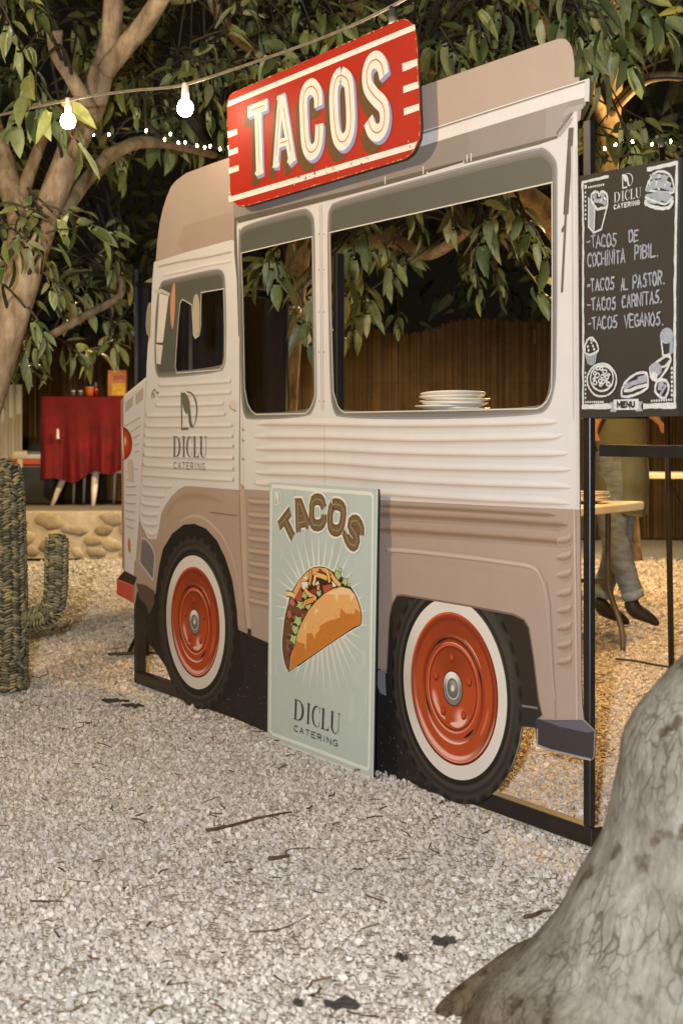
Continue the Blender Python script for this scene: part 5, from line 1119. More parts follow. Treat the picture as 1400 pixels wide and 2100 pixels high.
fairy([(-10, 262), (33, 268), (98, 268), (192, 276), (224, 276), (300, 268), (338, 286), (350, 275), (366, 293), (380, 292), (404, 299), (420, 302), (431, 300), (451, 306), (470, 302)], 'fairy_light_string', 'tiny lit bulbs on a wire left of the red sign', 7.55)
fairy([(1204, 315), (1239, 305), (1261, 297), (1296, 291), (1336, 296), (1374, 290), (1410, 296)], 'fairy_light_string', 'tiny lit bulbs on a wire above the menu board', 7.0)

# ------------------------------------------------------------------ woven cactus
def cactus():
    Y = 6.56; t = empty('woven_cactus', 'woven grass cactus ornament with one raised arm', 'cactus ornament', loc=G(8, 1410)); off = t.location.copy(); r = random.Random(4)
    CW = [S(118, 114, 90), S(132, 126, 98), S(104, 100, 78), S(144, 134, 100), S(124, 122, 100), S(84, 82, 62), S(156, 142, 100), S(110, 110, 90)]
    def weave(name, path, rad, step=.0125):
        q = [Vector(p)-off for p in catmull([tuple(p) for p in path], 24)]; L = [0]
        for i in range(1, len(q)): L.append(L[-1]+(q[i]-q[i-1]).length)
        m = MB(); core = MB(); rr = np.interp(np.linspace(0, 1, len(q)), np.linspace(0, 1, len(rad)), rad)
        tube(core, q, list(rr*.93), S(60, 58, 42), n=14)
        n = int(L[-1]/step); u = (q[1]-q[0]).orthogonal().normalized()
        for k in range(n):
            s = (k+.5)*step; i = min(len(q)-2, int(np.searchsorted(L, s))-1); i = max(0, i); f = (s-L[i])/(L[i+1]-L[i]); c = q[i].lerp(q[i+1], f); d = (q[i+1]-q[i]).normalized()
            u = (u-d*u.dot(d)).normalized(); v = d.cross(u); R = rr[i]; nn = max(9, 2*int(PI*R/.036))
            for j in range(nn):
                a = 2*PI*j/nn+r.gauss(0, .05); er = u*math.cos(a)+v*math.sin(a); et = -u*math.sin(a)+v*math.cos(a)
                sl = .34 if j % 2 else -.34; ax = (et+d*(sl+r.gauss(0, .17))).normalized(); bx = er.cross(ax).normalized()
                hl = .0235*r.uniform(.8, 1.2); hw = .0066*r.uniform(.7, 1.35); p0 = c+er*(R*.95)
                vs = [p0-ax*hl-er*.004, p0-ax*hl*.3+bx*hw+er*.004, p0-ax*hl*.2+er*.0115, p0-ax*hl*.3-bx*hw+er*.004, p0+ax*hl*.45+bx*hw*.9+er*.004, p0+ax*hl*.45+er*.010, p0+ax*hl*.45-bx*hw*.9+er*.004, p0+ax*hl-er*.003]
                m.add(vs, [(0, 2, 1), (0, 3, 2), (1, 2, 5, 4), (2, 3, 6, 5), (4, 5, 7), (5, 6, 7)], r.choice(CW))
        core.build(name, M_weave, t, True); o = m.build('weave', M_weave, t); o['kind'] = 'stuff'
    weave('stem', [P(8, 1412, Y), P(8, 1250, Y), P(6, 1100, Y), P(4, 985, Y), P(0, 955, Y), P(-4, 944, Y)], [.105, .102, .100, .098, .092, .078, .05, .018])
    weave('arm', [P(40, 1268, Y), P(75, 1268, Y), P(103, 1254, Y), P(114, 1222, Y), P(116, 1160, Y), P(117, 1112, Y), P(118, 1096, Y)], [.040, .044, .046, .046, .046, .046, .044, .016])
cactus()

# ------------------------------------------------------------------ terrace, low stone wall, draped table, cooler
YW = 13.2; ZT = .40
tm = MB(); box(tm, (-3, YW+2.65, ZT/2), (9, 4.8, ZT), (.3, .3, .3)); tag(tm.build('terrace', M_conc), kind='structure')
wall = empty('stone_wall', 'low wall of pale mortar and rounded stones edging the terrace', 'wall', loc=(-3, YW, 0))
m = MB(); box(m, (0, .14, .20), (9, .22, .40)); m.build('mortar', M_mortar, wall)
rs = random.Random(12); placed = []
for _ in range(2600):
    x = rs.uniform(-2.2, 3.9); z = rs.uniform(.05, .35); rx = rs.uniform(.05, .15); rz = min(rs.uniform(.045, .10), z-.005, .40-z+.02)
    if all(abs(x-a)/(rx+c)*.95 > 1 or abs(z-b2)/(rz+d)*.9 > 1 or ((x-a)/(rx+c))**2+((z-b2)/(rz+d))**2 > .82 for a, b2, c, d in placed): placed.append((x, z, rx, rz))
    if len(placed) > 130: break
for x, z, rx, rz in placed:
    m = MB(); n = 11; ph = rs.uniform(0, 6); rad = [1+.16*math.sin(2*k*.57+ph)+rs.uniform(-.17, .17) for k in range(n)]
    c = rs.choice([S(176, 162, 134), S(166, 152, 126), S(186, 174, 148), S(156, 142, 116), S(170, 158, 138)])
    vs = [(x+rx*rad[k]*s*math.cos(2*PI*k/n), .03-dp, z+rz*rad[k]*s*math.sin(2*PI*k/n)) for s, dp in ((1, 0), (.9, .009), (.5, .012)) for k in range(n)]+[(x, .010, z)]
    m.add(vs, [(j*n+k, j*n+(k+1) % n, (j+1)*n+(k+1) % n, (j+1)*n+k) for j in range(2) for k in range(n)]+[(2*n+k, 2*n+(k+1) % n, 3*n) for k in range(n)], c); m.build('stone', M_stone, wall, True)
def draped_table():
    Y = 14.3; k = F/Y; X = lambda px: (px-CX)/k; Zz = lambda py: CH-(py-HY)/k
    x0, x1 = X(84), X(300); zt = Zz(812); d = .7; c = Vector(((x0+x1)/2, Y+d/2, ZT)); t = empty('white_metal_table', 'white metal bar table hidden by a red cloth', 'table', loc=c)
    hx = (x1-x0)/2
    m = MB(); box(m, (0, 0, zt-ZT-.03), (2*hx-.02, d-.02, .03)); m.build('tabletop', M_white, t)
    for px, yy in ((118, 0), (188, -.02), (126, .55), (146, .6), (214, .5), (236, .55), (284, 0)):
        x = X(px)-c.x; m = MB(); fr_ = px in (118, 188, 284)
        tp = Vector((x+(.05 if px == 118 else .02), yy-d/2+.04, .30)); bt = Vector((x-(.06 if px == 118 else -.01), yy-d/2+(.0 if fr_ else .05), 0)); tp.y += .09 if fr_ else 0; bt.y += .05 if fr_ else 0
        tube(m, [bt, bt.lerp(tp, .5), tp, tp+Vector((0, .06, zt-ZT-.34))], [.017, .030, .036, .02] if fr_ else [.012, .014, .018, .02], n=8); m.build('leg', M_white, t, True)
    m = MB(); box(m, (0, -.2, .32), (2*hx-.1, .02, .03)); m.build('stretcher', M_white, t)
    # cloth: top and hanging folds
    m = MB(); nu, nv = 72, 16; vs = []; per = []
    for i in range(nu+1):
        s = i/nu
        if s < .14: q = (-hx, d/2-d*(s/.14)); nr = (-1, 0)
        elif s < .86: q = (-hx+2*hx*(s-.14)/.72, -d/2); nr = (0, -1)
        else: q = (hx, -d/2+d*(s-.86)/.14); nr = (1, 0)
        per.append((q, nr, s))
    for q, nr, s in per:
        for j in range(nv+1):
            tt = j/nv; fold = .045*math.sin(s*38+.6*math.sin(s*9))*tt+.03*math.sin(s*77+2)*tt*tt+.02*tt
            drop = (Zz(975)-Zz(812))*-1+.05*math.sin(s*7)+.03*math.sin(s*23)
            vs.append((q[0]+nr[0]*fold+(.04*tt*math.sin(s*5) if nr[0] == 0 else 0), q[1]+nr[1]*fold-.004, zt-ZT-.005-drop*tt))
    m.add(vs, [(i*(nv+1)+j, i*(nv+1)+j+1, (i+1)*(nv+1)+j+1, (i+1)*(nv+1)+j) for i in range(nu) for j in range(nv)], (.3, 0, 0))
    m.add([(-hx, -d/2-.004, zt-ZT), (hx, -d/2-.004, zt-ZT), (hx, d/2, zt-ZT), (-hx, d/2, zt-ZT)], [(0, 1, 2, 3)], (.3, 0, 0))
    o = m.build('tablecloth', M_redcloth, None, True); o.location = c; tag(o, 'deep red cloth hanging in folds over the white table', 'tablecloth')
    m = MB(); tube(m, [(X(122)-c.x, -d/2-.07, zt-ZT-.40), (X(122)-c.x, -d/2-.075, zt-ZT-.31)], [.016, .010], n=8); cl = m.build('clip', M_white, o)
    # things on it
    bx = empty('carton', 'orange and yellow carton standing on the red cloth', 'carton', loc=(X(233), Y+.25, zt))
    ca = bevbox('body', (0, 0, .125), (.17, .08, .25), simple('carton_orange', S(190, 120, 70), .6, .3, 20), bx); m = MB(); box(m, (.015, -.0415, .07), (.12, .002, .11)); box(m, (.03, -.043, .05), (.05, .002, .03), (.5, .5, .5)); m.build('print', simple('carton_yellow', S(214, 170, 50), .6, .3, 25), bx)
    m = MB(); box(m, (.02, -.0415, .18), (.10, .002, .04)); m.build('print', simple('carton_pink', S(170, 84, 84), .6, .2, 25), bx)
    cu = empty('paper_cup', 'small orange paper cup on the red cloth', 'cup', loc=(X(177), Y+.2, zt)); m = MB(); lathe(m, [(.0005, .002), (.034, .002), (.042, .085), (.040, .085), (.032, .006), (.0005, .006)]); m.build('body', simple('cup_orange', S(210, 96, 30), .5), cu, True)
    m = MB(); lathe(m, [(.041, .083), (.044, .086), (.041, .089)]); m.build('rim', M_white, cu, True)
    vb = empty('bottle', 'slim violet capped bottle beside the orange cup', 'bottle', loc=(X(186), Y+.3, zt)); m = MB(); lathe(m, [(.0005, 0), (.025, 0), (.026, .07), (.012, .095), (.011, .11)]); m.build('body', simple('bottle_red', S(150, 30, 26), .25), vb, True); m = MB(); lathe(m, [(.013, .108), (.013, .135), (.0005, .137)]); m.build('cap', simple('cap_violet', S(120, 110, 150), .4), vb, True)
    for px, lb in ((143, 'left small glass jar on the red cloth'), (158, 'right small glass jar on the red cloth')):
        j = empty('glass_jar', lb, 'jar', 'glass jars on the red cloth', loc=(X(px), Y+.2, zt)); m = MB(); lathe(m, [(.0005, 0), (.022, 0), (.024, .03), (.018, .042), (.018, .048)]); m.build('body', simple('jar_glass', (.10, .09, .08), .1), j, True); m = MB(); lathe(m, [(.02, .046), (.02, .056), (.0005, .057)]); m.build('lid', M_white, j, True)
draped_table()
def cooler():
    Y = 14.5; k = F/Y; X = lambda px: (px-CX)/k; x0, x1 = X(25), X(112); t = empty('cool_box', 'black cool box with white lid and orange band on the terrace', 'cool box', loc=((x0+x1)/2, Y, ZT)); wd = x1-x0; t.scale = (1, 1, 1.2)
    bevbox('body', (0, .18, .16), (wd, .34, .32), simple('cooler_black', (.025, .023, .02), .4), t, .02)
    bevbox('band', (0, .18, .34), (wd+.02, .36, .04), simple('cooler_orange', S(196, 76, 24), .45), t, .008); bevbox('lid', (0, .18, .395), (wd+.015, .355, .07), M_white, t, .025); bevbox('latch', (-wd*.3, -.01, .33), (.05, .02, .07), M_white, t, .006)
    m = MB(); tube(m, [(-wd*.5-.02, .18, .30), (-wd*.5-.05, .02, .36), (-wd*.5-.02, -.03, .30)], .012, n=6); m.build('handle', M_white, t, True)
    b2 = empty('folded_cap', 'dark cap lying on the cool box lid', 'cap', loc=(X(78), Y+.12, ZT+.517)); m = MB(); lathe(m, [(.10, 0), (.098, .03), (.07, .065), (.03, .08), (.0005, .082)], n=16); m.build('crown', M_dark, b2, True); m = MB(); box(m, (-.03, -.12, .006), (.14, .10, .012)); m.build('brim', M_dark, b2)
cooler()
def corrugated():
    Y = 15.0; k = F/Y; X = lambda px: (px-CX)/k; Zz = lambda py: CH-(py-HY)/k; x0, x1 = X(-60), X(47)
    t = empty('corrugated_sheet', 'pale corrugated sheet standing behind the cool box', 'panel', loc=((x0+x1)/2, Y, ZT)); n = 96; m = MB(); wd = x1-x0
    for (a, b2, zt, yo) in ((-wd/2, wd*.32, Zz(795)-ZT, 0), (wd*.26, wd/2, Zz(789)-ZT, -.03)):
        vs = [(a+(b2-a)*i/n, yo+.016*math.sin((a+(b2-a)*i/n)*2*PI/.075)+dy, z) for dy in (0, .003) for z in (0, zt) for i in range(n+1)]; q = n+1
        m.add(vs, [(i, i+1, q+i+1, q+i) for i in range(n)]+[(2*q+i+1, 2*q+i, 3*q+i, 3*q+i+1) for i in range(n)]+[(q+i, q+i+1, 3*q+i+1, 3*q+i) for i in range(n)], (.6, .6, .6))
    m.build('sheet', simple('pale_sheet', (.62, .60, .54), .5, .06, 6), t, True); m = MB(); box(m, (0, .12, .40), (wd, .03, .04)); m.build('batten', M_conc, t)
corrugated()
# reed fence: one mat of reeds held by posts and wires
fence = empty('reed_fence', 'brown reed screen fence behind the truck', 'fence', loc=(1.2, 15.7, 0))
rs = random.Random(8); m = MB()
def ftop(x): return 2.20+.05*math.sin(x*2.1)+.035*math.sin(x*5.3+1)+.045*x*.5
REED = [S(122, 96, 62), S(130, 103, 67), S(114, 89, 57), S(136, 110, 72), S(106, 83, 54), S(124, 99, 66)]
x = -7.5
while x < 6.5:
    h = ftop(x)+rs.gauss(0, .012); r = rs.uniform(.005, .009); y0 = rs.gauss(0, .006); lean = rs.gauss(0, .008); c = rs.choice(REED); zb = ZT if x+1.2 < 1.4 else 0
    kk = .82+.22*(.5+.5*math.sin(x*3.1)*math.sin(x*7.7)); c = tuple(v*kk for v in c)
    m.add([(x-r, y0, zb), (x, y0-r*1.1, zb), (x+r, y0, zb), (x-r+lean, y0, h), (x+lean, y0-r*1.1, h), (x+r+lean, y0, h)], [(0, 1, 4, 3), (1, 2, 5, 4), (3, 4, 5)], c); x += rs.uniform(.008, .0125)
o = m.build('reed', attr_mat('dry_reed', .85, .2, 60, .1, .45, 2.2), fence); o['kind'] = 'stuff'
m = MB(); box(m, (-.5, .03, 1.0), (14, .02, 2.0)); m.build('backing', simple('reed_backing', S(60, 44, 28), .9, .3, 6), fence)
for k in range(6): m = MB(); tube(m, [(-7+k*2.6, .06, 0), (-7+k*2.6, .06, 2.15)], .04, n=8); m.build('post', M_bark, fence)
for z in (.7, 1.6): m = MB(); tube(m, [(-7.4, -.016, z), (6.4, -.016, z)], .003, n=4); m.build('wire', M_cable, fence)

# ------------------------------------------------------------------ dark fabric screen and pole behind the cab
def screen():
    Y0 = 8.0; a = P(280, 583, 8.1); b2 = P(391, 587, 7.7); c = P(588, 591, 8.5)
    t = empty('fabric_screen', 'folding screen of dark fabric behind the cab windows', 'screen', loc=(b2.x, b2.y, 0)); o = Vector((b2.x, b2.y, 0))
    for nm, p, q, mt in (('panel', a, b2, simple('navy_fabric', (.014, .016, .024), .7, .2, 4)), ('panel', b2, c, simple('brown_fabric', (.014, .011, .009), .85, .25, 4))):
        m = MB(); d = (q-p); d.z = 0; n = Vector((-d.y, d.x, 0)).normalized(); N_ = 40; vs = []
        for i in range(N_+1):
            w_ = .012*math.sin(i*.9)+.008*math.sin(i*2.3)
            for z in (.06, 1.0, p.z-.01): e = p+d*i/N_; vs.append(Vector((e.x, e.y, z))-o+n*w_*(1 if z < 1.5 else .3))
        m.add(vs, [(i*3+j, (i+1)*3+j, (i+1)*3+j+1, i*3+j+1) for i in range(N_) for j in range(2)], (.1, .1, .1)); m.build(nm, mt, t, True)
        m = MB(); tube(m, [Vector((p.x, p.y, p.z))-o, Vector((q.x, q.y, q.z))-o], .012, n=8); m.build('rail', simple('brown_tube', (.06, .045, .03), .4), t, True)
    for p, e in ((a, .08), (b2, .0), (c, .0)):
        m = MB(); tube(m, [Vector((p.x, p.y, 0))-o, Vector((p.x, p.y, p.z+e))-o], .012, n=8); m.build('post', simple('grey_tube', (.16, .16, .17), .35, metal=.5), t, True)
    m = MB(); p = P(288, 560, 8.1); tube(m, [Vector((p.x, p.y, 0))-o, Vector((p.x, p.y, p.z))-o], .010, n=8); m.build('post', M_black, t, True)
screen()
def pole(name, label, p0, p1, r):
    b = Vector(p0); t = empty(name, label, 'pole', loc=b); m = MB(); tube(m, [Vector((0, 0, .02)), Vector(p1)-b], r, n=10); m.build('shaft', M_black, t, True)
    m = MB(); lathe(m, [(.0005, .0), (.022, 0), (.022, .008), (.016, .02), (.0005, .02)], n=16); m.build('base', M_black, t, True); m = MB(); tp = Vector(p1)-b; lathe(m, [(r*1.15, -.04), (r*1.15, .004), (.0005, .006)], tp, 10); m.build('cap', simple('steel_cap', (.35, .33, .30), .35, metal=.8), t, True)
pole('thin_pole', 'thin dark pole standing behind the menu board', G(1376, 1392), P(1356, 284, F*CH/(1392-HY)), .014)
pole('thin_pole', 'thin grey pole seen through the middle truck window', G(594, 1330), P(583, 562, F*CH/(1330-HY)), .010)

# ------------------------------------------------------------------ folding tables and plates
def plates(c, n, lab, group, r0=.12, parent=None, seed=1, step=.0078):
    rs = random.Random(seed); mesh = None; words = ['lowest', 'second', 'third', 'fourth', 'fifth', 'sixth', 'topmost']
    for k in range(n):
        if mesh is None:
            m = MB(); lathe(m, [(.0005, .002), (r0*.60, .002), (r0*.66, .004), (r0*.98, .016), (r0, .018), (r0*.985, .0205), (r0*.66, .0075), (r0*.60, .0055), (.0005, .0055)], n=36); o = m.build('plate', M_plate, None, True); mesh = o.data
        else: o = link('plate', mesh)
        o.location = Vector(c)+Vector((rs.gauss(0, .012), rs.gauss(0, .012), k*step)); o.rotation_euler = (rs.gauss(0, .022), rs.gauss(0, .022)+(.04 if k == n-1 else 0), rs.uniform(0, 6))
        w_ = 'topmost' if k == n-1 else words[k]; tag(o, f'cream plate, {w_} {"from the bottom " if 0 < k < n-1 else ""}in the stack {lab}', 'plate', group)
pw = TF.M @ Vector((min((abs(CX+(TF.M @ Vector((u_/1000, .20, 0))).x*F/(TF.M @ Vector((u_/1000, .20, 0))).y-928), u_/1000) for u_ in range(-300, 1200, 4))[1], .20, sv-.002)); plates(pw, 7, 'on the truck window shelf', 'plates stacked in the truck window', .107)
def folding_table(name, label, corner, A, B, la, lb, h, wire):
    A = Vector(A).normalized().to_3d(); B = Vector(B).normalized().to_3d(); c = Vector(corner)+A*la/2+B*lb/2
    t = empty(name, label, 'folding table', loc=(c.x, c.y, 0)); m = MB(); o = Vector((c.x, c.y, 0)); vs = []
    R = .05; pts = []
    for sa, sb, a0 in ((1, 1, 0), (-1, 1, 90), (-1, -1, 180), (1, -1, 270)):
        for k in range(6):
            a = math.radians(a0+k*18); pts.append((sa*(la/2-R)+R*math.cos(a), sb*(lb/2-R)+R*math.sin(a)))
    n = len(pts)
    for z, s in ((h-.04, .985), (h-.034, 1), (h-.006, 1), (h, .99)): vs += [A*(a*s)+B*(b*s)+Vector((0, 0, z)) for a, b in pts]
    m.add(vs, [(j*n+k, j*n+(k+1) % n, (j+1)*n+(k+1) % n, (j+1)*n+k) for j in range(3) for k in range(n)]+[tuple(3*n+k for k in range(n)), tuple(reversed(range(n)))], (.6, .6, .6)); m.build('tabletop', M_white, t)
    lm = simple('table_leg_grey', (.13, .11, .085), .4, metal=.3) if wire == 'grey' else M_black
    for sa in (-1, 1):
        for sb in (-1, 1):
            m = MB(); p0 = A*(sa*la*.40)+B*(sb*lb*.30); tube(m, [Vector(p) for p in catmull([tuple(p0+Vector((0, 0, h-.04))), tuple(p0+Vector((0, 0, .36))), tuple(p0+B*sb*.02+Vector((0, 0, .26))), tuple(p0+B*sb*.07+Vector((0, 0, .12))), tuple(p0+B*sb*.08+Vector((0, 0, .0)))], 4)], .0145, n=8); m.build('leg', lm, t, True)
        m = MB(); tube(m, [A*(sa*la*.40)-B*(lb*.30)+Vector((0, 0, .34)), A*(sa*la*.40)+B*(lb*.30)+Vector((0, 0, .34))], .011, n=8); m.build('stretcher', lm, t, True)
        m = MB(); tube(m, [A*(sa*la*.40)+Vector((0, 0, .34)), A*(sa*la*.12)+Vector((0, 0, h-.05))], .009, n=8); m.build('brace', lm, t, True)
    return t
cr = P(1326, 1030, 7.75); folding_table('folding_table', 'white folding table with plates right behind the truck', (cr.x, cr.y, 0), (-.55, -.84, 0), (-.84, .55, 0), 1.5, .74, .745, 'grey')
plates(P(1196, 1040, 7.55)*1, 6, 'on the folding table', 'plates stacked on the folding table', .125, seed=5)
for ob in [o for o in COL.objects if o.get('group') == 'plates stacked on the folding table']: ob.location.z += .747-P(1196, 1040, 7.55).z
cr = P(1440, 978, 12.2); folding_table('folding_table', 'white folding table with black legs behind the walking person', (cr.x, cr.y, 0), (-1, .12, 0), (.12, 1, 0), .62, .7, .76, 'black')

# ------------------------------------------------------------------ person walking behind
def skin(name, pts, edges, mat, parent, sub=2):
    me = bpy.data.meshes.new(name); me.from_pydata([p[0] for p in pts], edges, []); o = link(name, me, mat, parent)
    md = o.modifiers.new('skin', 'SKIN'); md.use_smooth_shade = True; md.branch_smoothing = .6
    for i, p in enumerate(pts):
        r = p[1] if isinstance(p[1], tuple) else (p[1], p[1]); me.skin_vertices[0].data[i].radius = r
    me.skin_vertices[0].data[0].use_root = True
    s = o.modifiers.new('sub', 'SUBSURF'); s.levels = sub; s.render_levels = sub
    return o
def person():
    Y = 8.6; b = P(1268, 1285, Y); t = empty('person', 'person in olive apron, jeans and black shoes walking behind the truck', 'person', loc=(b.x, b.y, 0)); o = Vector((b.x, b.y, 0))
    W = lambda px, py, dy=0: tuple(P(px, py, Y+dy)-o)
    skinm = simple('skin', S(196, 140, 100), .5, .06, 20); 
    hip = W(1262, 925); ch = W(1262, 780); nk = W(1266, 712)
    hL, kL, aL, tL = W(1255, 945, -.09), W(1258, 1100, -.12), W(1297, 1226, -.10), W(1336, 1270, -.10)
    hR, kR, aR, tR = W(1268, 945, .09), W(1270, 1105, .10), W(1232, 1224, .10), W(1275, 1268, .10)
    sL, eL, wL, fL = W(1262, 740, -.20), W(1240, 815, -.24), W(1222, 862, -.22), W(1216, 880, -.20)
    sR, eR, wR, fR = W(1268, 740, .20), W(1290, 822, .24), W(1338, 850, .18), W(1350, 864, .16)
    V = [(hip, .13), (ch, (.15, .12)), (nk, .055), (W(1268, 690), .055), (W(1272, 668), (.085, .10)), (W(1272, 645), (.085, .095)),
         (hL, .085), (kL, .058), (aL, .042), (hR, .085), (kR, .058), (aR, .042), (sL, .058), (eL, .045), (wL, .030), (fL, .026), (sR, .058), (eR, .045), (wR, .030), (fR, .026)]
    E = [(0, 1), (1, 2), (2, 3), (3, 4), (4, 5), (0, 6), (6, 7), (7, 8), (0, 9), (9, 10), (10, 11), (1, 12), (12, 13), (13, 14), (14, 15), (1, 16), (16, 17), (17, 18), (18, 19)]
    for base, i0, s in ((fL, 15, -1), (fR, 19, 1)):
        for k in range(5):
            d = Vector((.012*(k-2), s*.004*(k-2), -.05 if k else -.02)); e = Vector(base)+d*.8+Vector((.02 if s > 0 else 0, 0, 0)); e2 = e+Vector((.012, -.004*s, -.028))
            n = len(V); V += [(tuple(e), .009), (tuple(e2), .0075)]; E += [(i0, n), (n, n+1)]
    skin('body', V, E, skinm, t)
    # face
    m = MB()
    for sy in (-1, 1): c = Vector(W(1272, 660))+Vector((.080, sy*.032, 0)); lathe(m, [(.0005, .010), (.009, .004), (.010, 0), (.006, -.008), (.0005, -.010)], c, 8, (.02, .015, .01))
    m.build('eye', M_black, t, True); m = MB(); c = Vector(W(1272, 668)); tube(m, [c+Vector((.085, 0, .02)), c+Vector((.108, 0, -.018)), c+Vector((.085, 0, -.022))], [.007, .012, .008], n=8); m.build('nose', skinm, t, True)
    m = MB(); c = Vector(W(1272, 684)); tube(m, [c+Vector((.078, -.022, 0)), c+Vector((.086, 0, 0)), c+Vector((.078, .022, 0))], [.003, .006, .003], n=6); m.build('mouth', simple('lips', S(150, 80, 70)), t, True)
    m = MB(); c = Vector(W(1268, 648)); vs = []; lathe(m, [(.108, -.06), (.112, -.01), (.10, .05), (.06, .085), (.0005, .098)], c, 18, (.03, .02, .015)); m.v = [(x-.012, y, z) for x, y, z in m.v]; m.build('hair', simple('dark_hair', (.02, .014, .01), .5, .3, 60), t, True)
    den = simple('washed_denim', S(116, 124, 132), .85, .35, 14, stretch=(1, 1, 3), bmp=.5); den2 = den
    for nm, h_, k_, a_ in (('trouser_leg', hL, kL, aL), ('trouser_leg', hR, kR, aR)):
        H, Kn, An = Vector(h_), Vector(k_), Vector(a_); m = MB(); q = catmull([tuple(H+Vector((0, 0, .05))), tuple(H.lerp(Kn, .5)), tuple(Kn), tuple(Kn.lerp(An, .45)), tuple(An+Vector((0, 0, .02)))], 14)
        rr = np.interp(np.linspace(0, 1, len(q)), [0, .3, .5, .62, .8, 1], [.105, .095, .074, .076, .066, .056]); rr = [r*(1+.013*math.sin(i*1.9)*(1 if .3 < i/len(q) < .62 else .35)+.07*max(0, i/len(q)-.9)*10*(.5+.5*math.sin(i*3))) for i, r in enumerate(rr)]
        tube(m, [Vector(p) for p in q], rr, n=20, wob=.035, seed=3); tl = m.build(nm, den, t, True)
        m = MB(); d = (An-Kn).normalized(); c0 = An+Vector((0, 0, .015)); tube(m, [c0-d*.03, c0-d*.005, c0+d*.018], [.060, .064, .060], n=16, wob=.03); m.build('cuff', simple('denim_turn_up', S(128, 140, 154), .85, .2, 30), tl, True)
    ol = simple('olive_cloth', S(100, 101, 78), .9, .12, 8, bmp=.25); m = MB(); prof = [(700, .085, .07), (730, .20, .10), (790, .205, .14), (860, .185, .145), (920, .195, .16), (985, .205, .165), (1050, .195, .17)]; n = 40; vs = []
    q = catmull(prof, 6)
    for py, rx, ry in q:
        c = Vector(W(1263, py)); f = max(0, (py-880)/170)
        for k in range(n):
            a = 2*PI*k/n; fo = 1+.05*f*math.sin(5*a+1)+.035*f*math.sin(9*a+.4*py*.02)+.012*math.sin(4*a+py*.06)
            vs.append(c+Vector((rx*.86*math.cos(a)*fo, ry*1.2*math.sin(a)*fo, .02*f*math.sin(2*a))))
    m.add(vs, [(i*n+k, (i+1)*n+k, (i+1)*n+(k+1) % n, i*n+(k+1) % n) for i in range(len(q)-1) for k in range(n)], (.1, .1, .05)); m.build('apron', ol, t, True)
    for s_, e_ in ((sL, eL), (sR, eR)): m = MB(); tube(m, [Vector(s_).lerp(Vector(ch), .25), Vector(s_), Vector(s_).lerp(Vector(e_), .6), Vector(e_)], [.085, .075, .062, .056], n=14, wob=.03); m.build('sleeve', ol, t, True)
    sh = simple('black_shoe', (.014, .012, .011), .6, .3, 20)
    for a_, t_ in ((aL, tL), (aR, tR)):
        A_0 = Vector(a_)+Vector((-.02, 0, -.02)); Tt = Vector(t_); d = Tt-A_0
        so_ = skin('shoe', [(tuple(A_0+Vector((0, 0, .03))), .048), (tuple(A_0+d*.15+Vector((0, 0, -.035))), (.05, .05)), (tuple(A_0+d*.6+Vector((0, 0, -.012))), (.046, .044)), (tuple(Tt), (.042, .030)), (tuple(Tt+d.normalized()*.05+Vector((0, 0, -.004))), (.030, .018))], [(0, 1), (1, 2), (2, 3), (3, 4)], sh, t)
person()

# ------------------------------------------------------------------ twigs, dead leaves and cables on the gravel
M_twig = simple('twig_brown', (.085, .045, .028), .8, .4, 40); M_dead = simple('dead_leaf', (.030, .026, .022), .9, .4, 30)
def twig(label, pts, r, bump_=.008):
    g0 = G(*pts[0]); m = MB(); q = [tuple(G(*p)-g0+Vector((0, 0, bump_+r+hgt(*G(*p).xy)))) for p in pts]; q = catmull(q, 5); tube(m, [Vector(p) for p in q], list(np.linspace(r, r*.45, len(q))), n=6, wob=.1)
    o = m.build('twig', M_twig, None, True); o.location = g0; tag(o, label, 'twig', 'twigs lying on the gravel')
twig('longest brown twig on the gravel in front of the poster', [(424, 1720), (470, 1710), (520, 1694), (550, 1686), (575, 1680), (598, 1676)], .0045)
twig('short straight twig on the gravel at far left', [(62, 1869), (95, 1868), (131, 1867)], .0028)
twig('stubby thick twig below the longest twig', [(551, 1770), (572, 1767), (592, 1762)], .0065)
twig('thin curled twig beside the stubby thick twig', [(590, 1762), (585, 1752), (600, 1745), (635, 1742)], .0018)
twig('thin twig left of the leaning trunk', [(750, 1838), (770, 1846), (792, 1852)], .0025)
twig('crooked twig close to the leaning trunk', [(1075, 1882), (1095, 1878), (1110, 1870), (1128, 1868)], .0055)
twig('thin arched twig left of the longest twig', [(270, 1690), (285, 1692), (296, 1700), (293, 1708)], .0022)
twig('faint long twig near the stubby twig', [(512, 1912), (560, 1908), (590, 1900), (608, 1890)], .0018)
twig('upright thin twig beside the root tip', [(1008, 2010), (1014, 1996), (1018, 1980)], .003)
def dead(label, c, s, seed, name='dead_leaf', cat='dead leaf'):
    r = random.Random(seed); g0 = G(*c); m = MB(); n = 16; pts = [(s*(.55+.6*r.random())*math.cos(2*PI*k/n)*1.5, s*(.4+.6*r.random())*math.sin(2*PI*k/n)) for k in range(n)]
    zz = [.012+r.uniform(0, .012) for _ in range(n)]
    vs = [(0, 0, .020)]+[(a, b2, z+.004) for (a, b2), z in zip(pts, zz)]+[(a, b2, z-.004) for (a, b2), z in zip(pts, zz)]
    m.add(vs, [(0, 1+k, 1+(k+1) % n) for k in range(n)]+[(1+k, 1+n+k, 1+n+(k+1) % n, 1+(k+1) % n) for k in range(n)], (.02, .02, .02)); o = m.build(name, M_dead, None); o.location = g0+Vector((0, 0, hgt(g0.x, g0.y))); tag(o, label, cat, 'dark leaf scraps on the gravel')
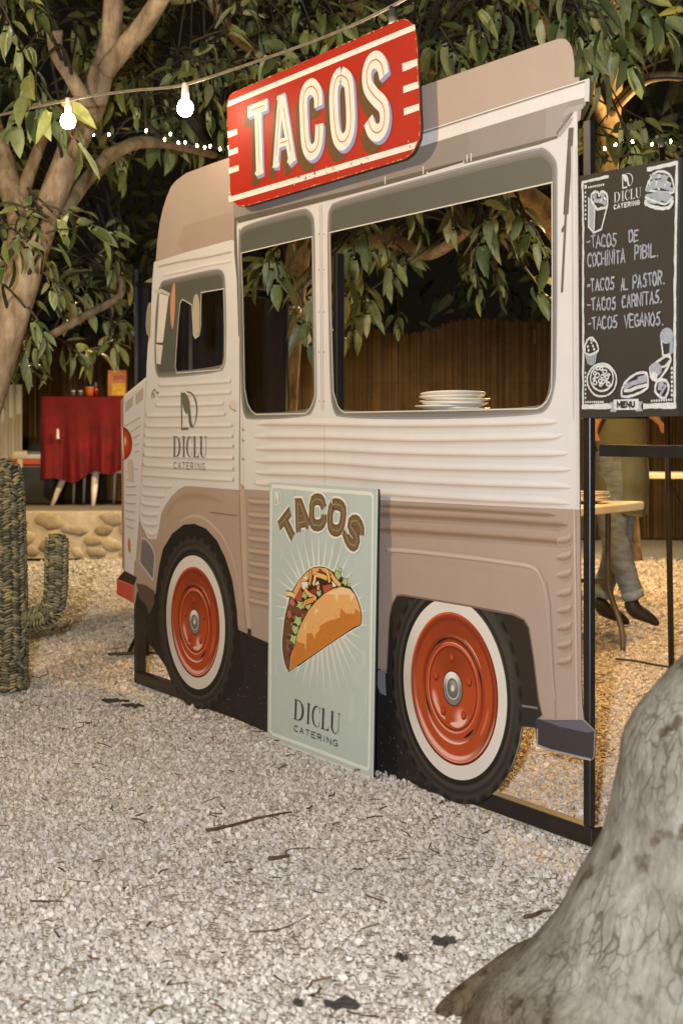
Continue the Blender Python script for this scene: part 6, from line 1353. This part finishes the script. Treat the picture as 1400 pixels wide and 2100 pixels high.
dead('blackened leaf scrap on the gravel near the front wheel', (238, 1446), .038, 1); dead('smaller black scrap beside the near front wheel scrap', (272, 1458), .026, 2)
dead('largest black scrap at the bottom edge of the gravel', (700, 2068), .024, 3); dead('round black scrap left of the largest scrap', (612, 2066), .007, 4)
dead('long black scrap left of the leaning trunk', (905, 1938), .018, 5); dead('small black scrap below the long black scrap', (822, 1970), .008, 6); dead('dark scrap between root tip and picture bottom', (1100, 2088), .012, 7)
rs = random.Random(44); m = MB()
for _ in range(620):
    Y = math.sqrt(rs.uniform(2.6**2, 8.5**2)); x = rs.uniform(-.25, .24)*Y; L = rs.lognormvariate(-4.2, .5); a = rs.uniform(0, 6.28); z = hgt(x, Y)+.006; bnd = rs.gauss(0, .6)
    p = [Vector((x+L*s*math.cos(a+bnd*s), Y+L*s*math.sin(a+bnd*s), z+.004*math.sin(s*5))) for s in (-1, 0, 1)]
    tube(m, p, [rs.uniform(.0008, .0022)]*3, rs.choice([S(70, 48, 34), S(52, 40, 32), S(112, 78, 50), S(96, 88, 50)]), n=4)
o = m.build('litter', attr_mat('litter_brown', .9), None); tag(o, kind='stuff')
def cable(label, pts, r=.008):
    g0 = G(*pts[0]); m = MB(); tube(m, [Vector(p) for p in catmull([tuple(G(*p)-g0+Vector((0, 0, .010+r))) for p in pts], 6)], r, n=6); o = m.build('ground_cable', M_cable, None, True); o.location = g0; tag(o, label, 'cable', 'cables on the ground')
cable('black cable on the gravel beside the front bumper', [(222, 1349), (250, 1348), (290, 1346), (330, 1347), (360, 1350)]); cable('black cable on the golden gravel near the thin pole', [(1262, 1358), (1300, 1362), (1340, 1370), (1380, 1376)], .006)
st_ = empty('tripod', 'small dark tripod foot behind the front wheel', 'tripod', loc=G(305, 1345)); 
for dx, dy in ((-.10, .0), (.09, .04), (.0, -.06)): m = MB(); tube(m, [(dx, dy, .01), (0, 0, .22)], .010, n=6); m.build('leg', M_black, st_, True)
m = MB(); tube(m, [(0, 0, .15), (0, 0, .95)], .014, n=8); m.build('column', M_black, st_, True)
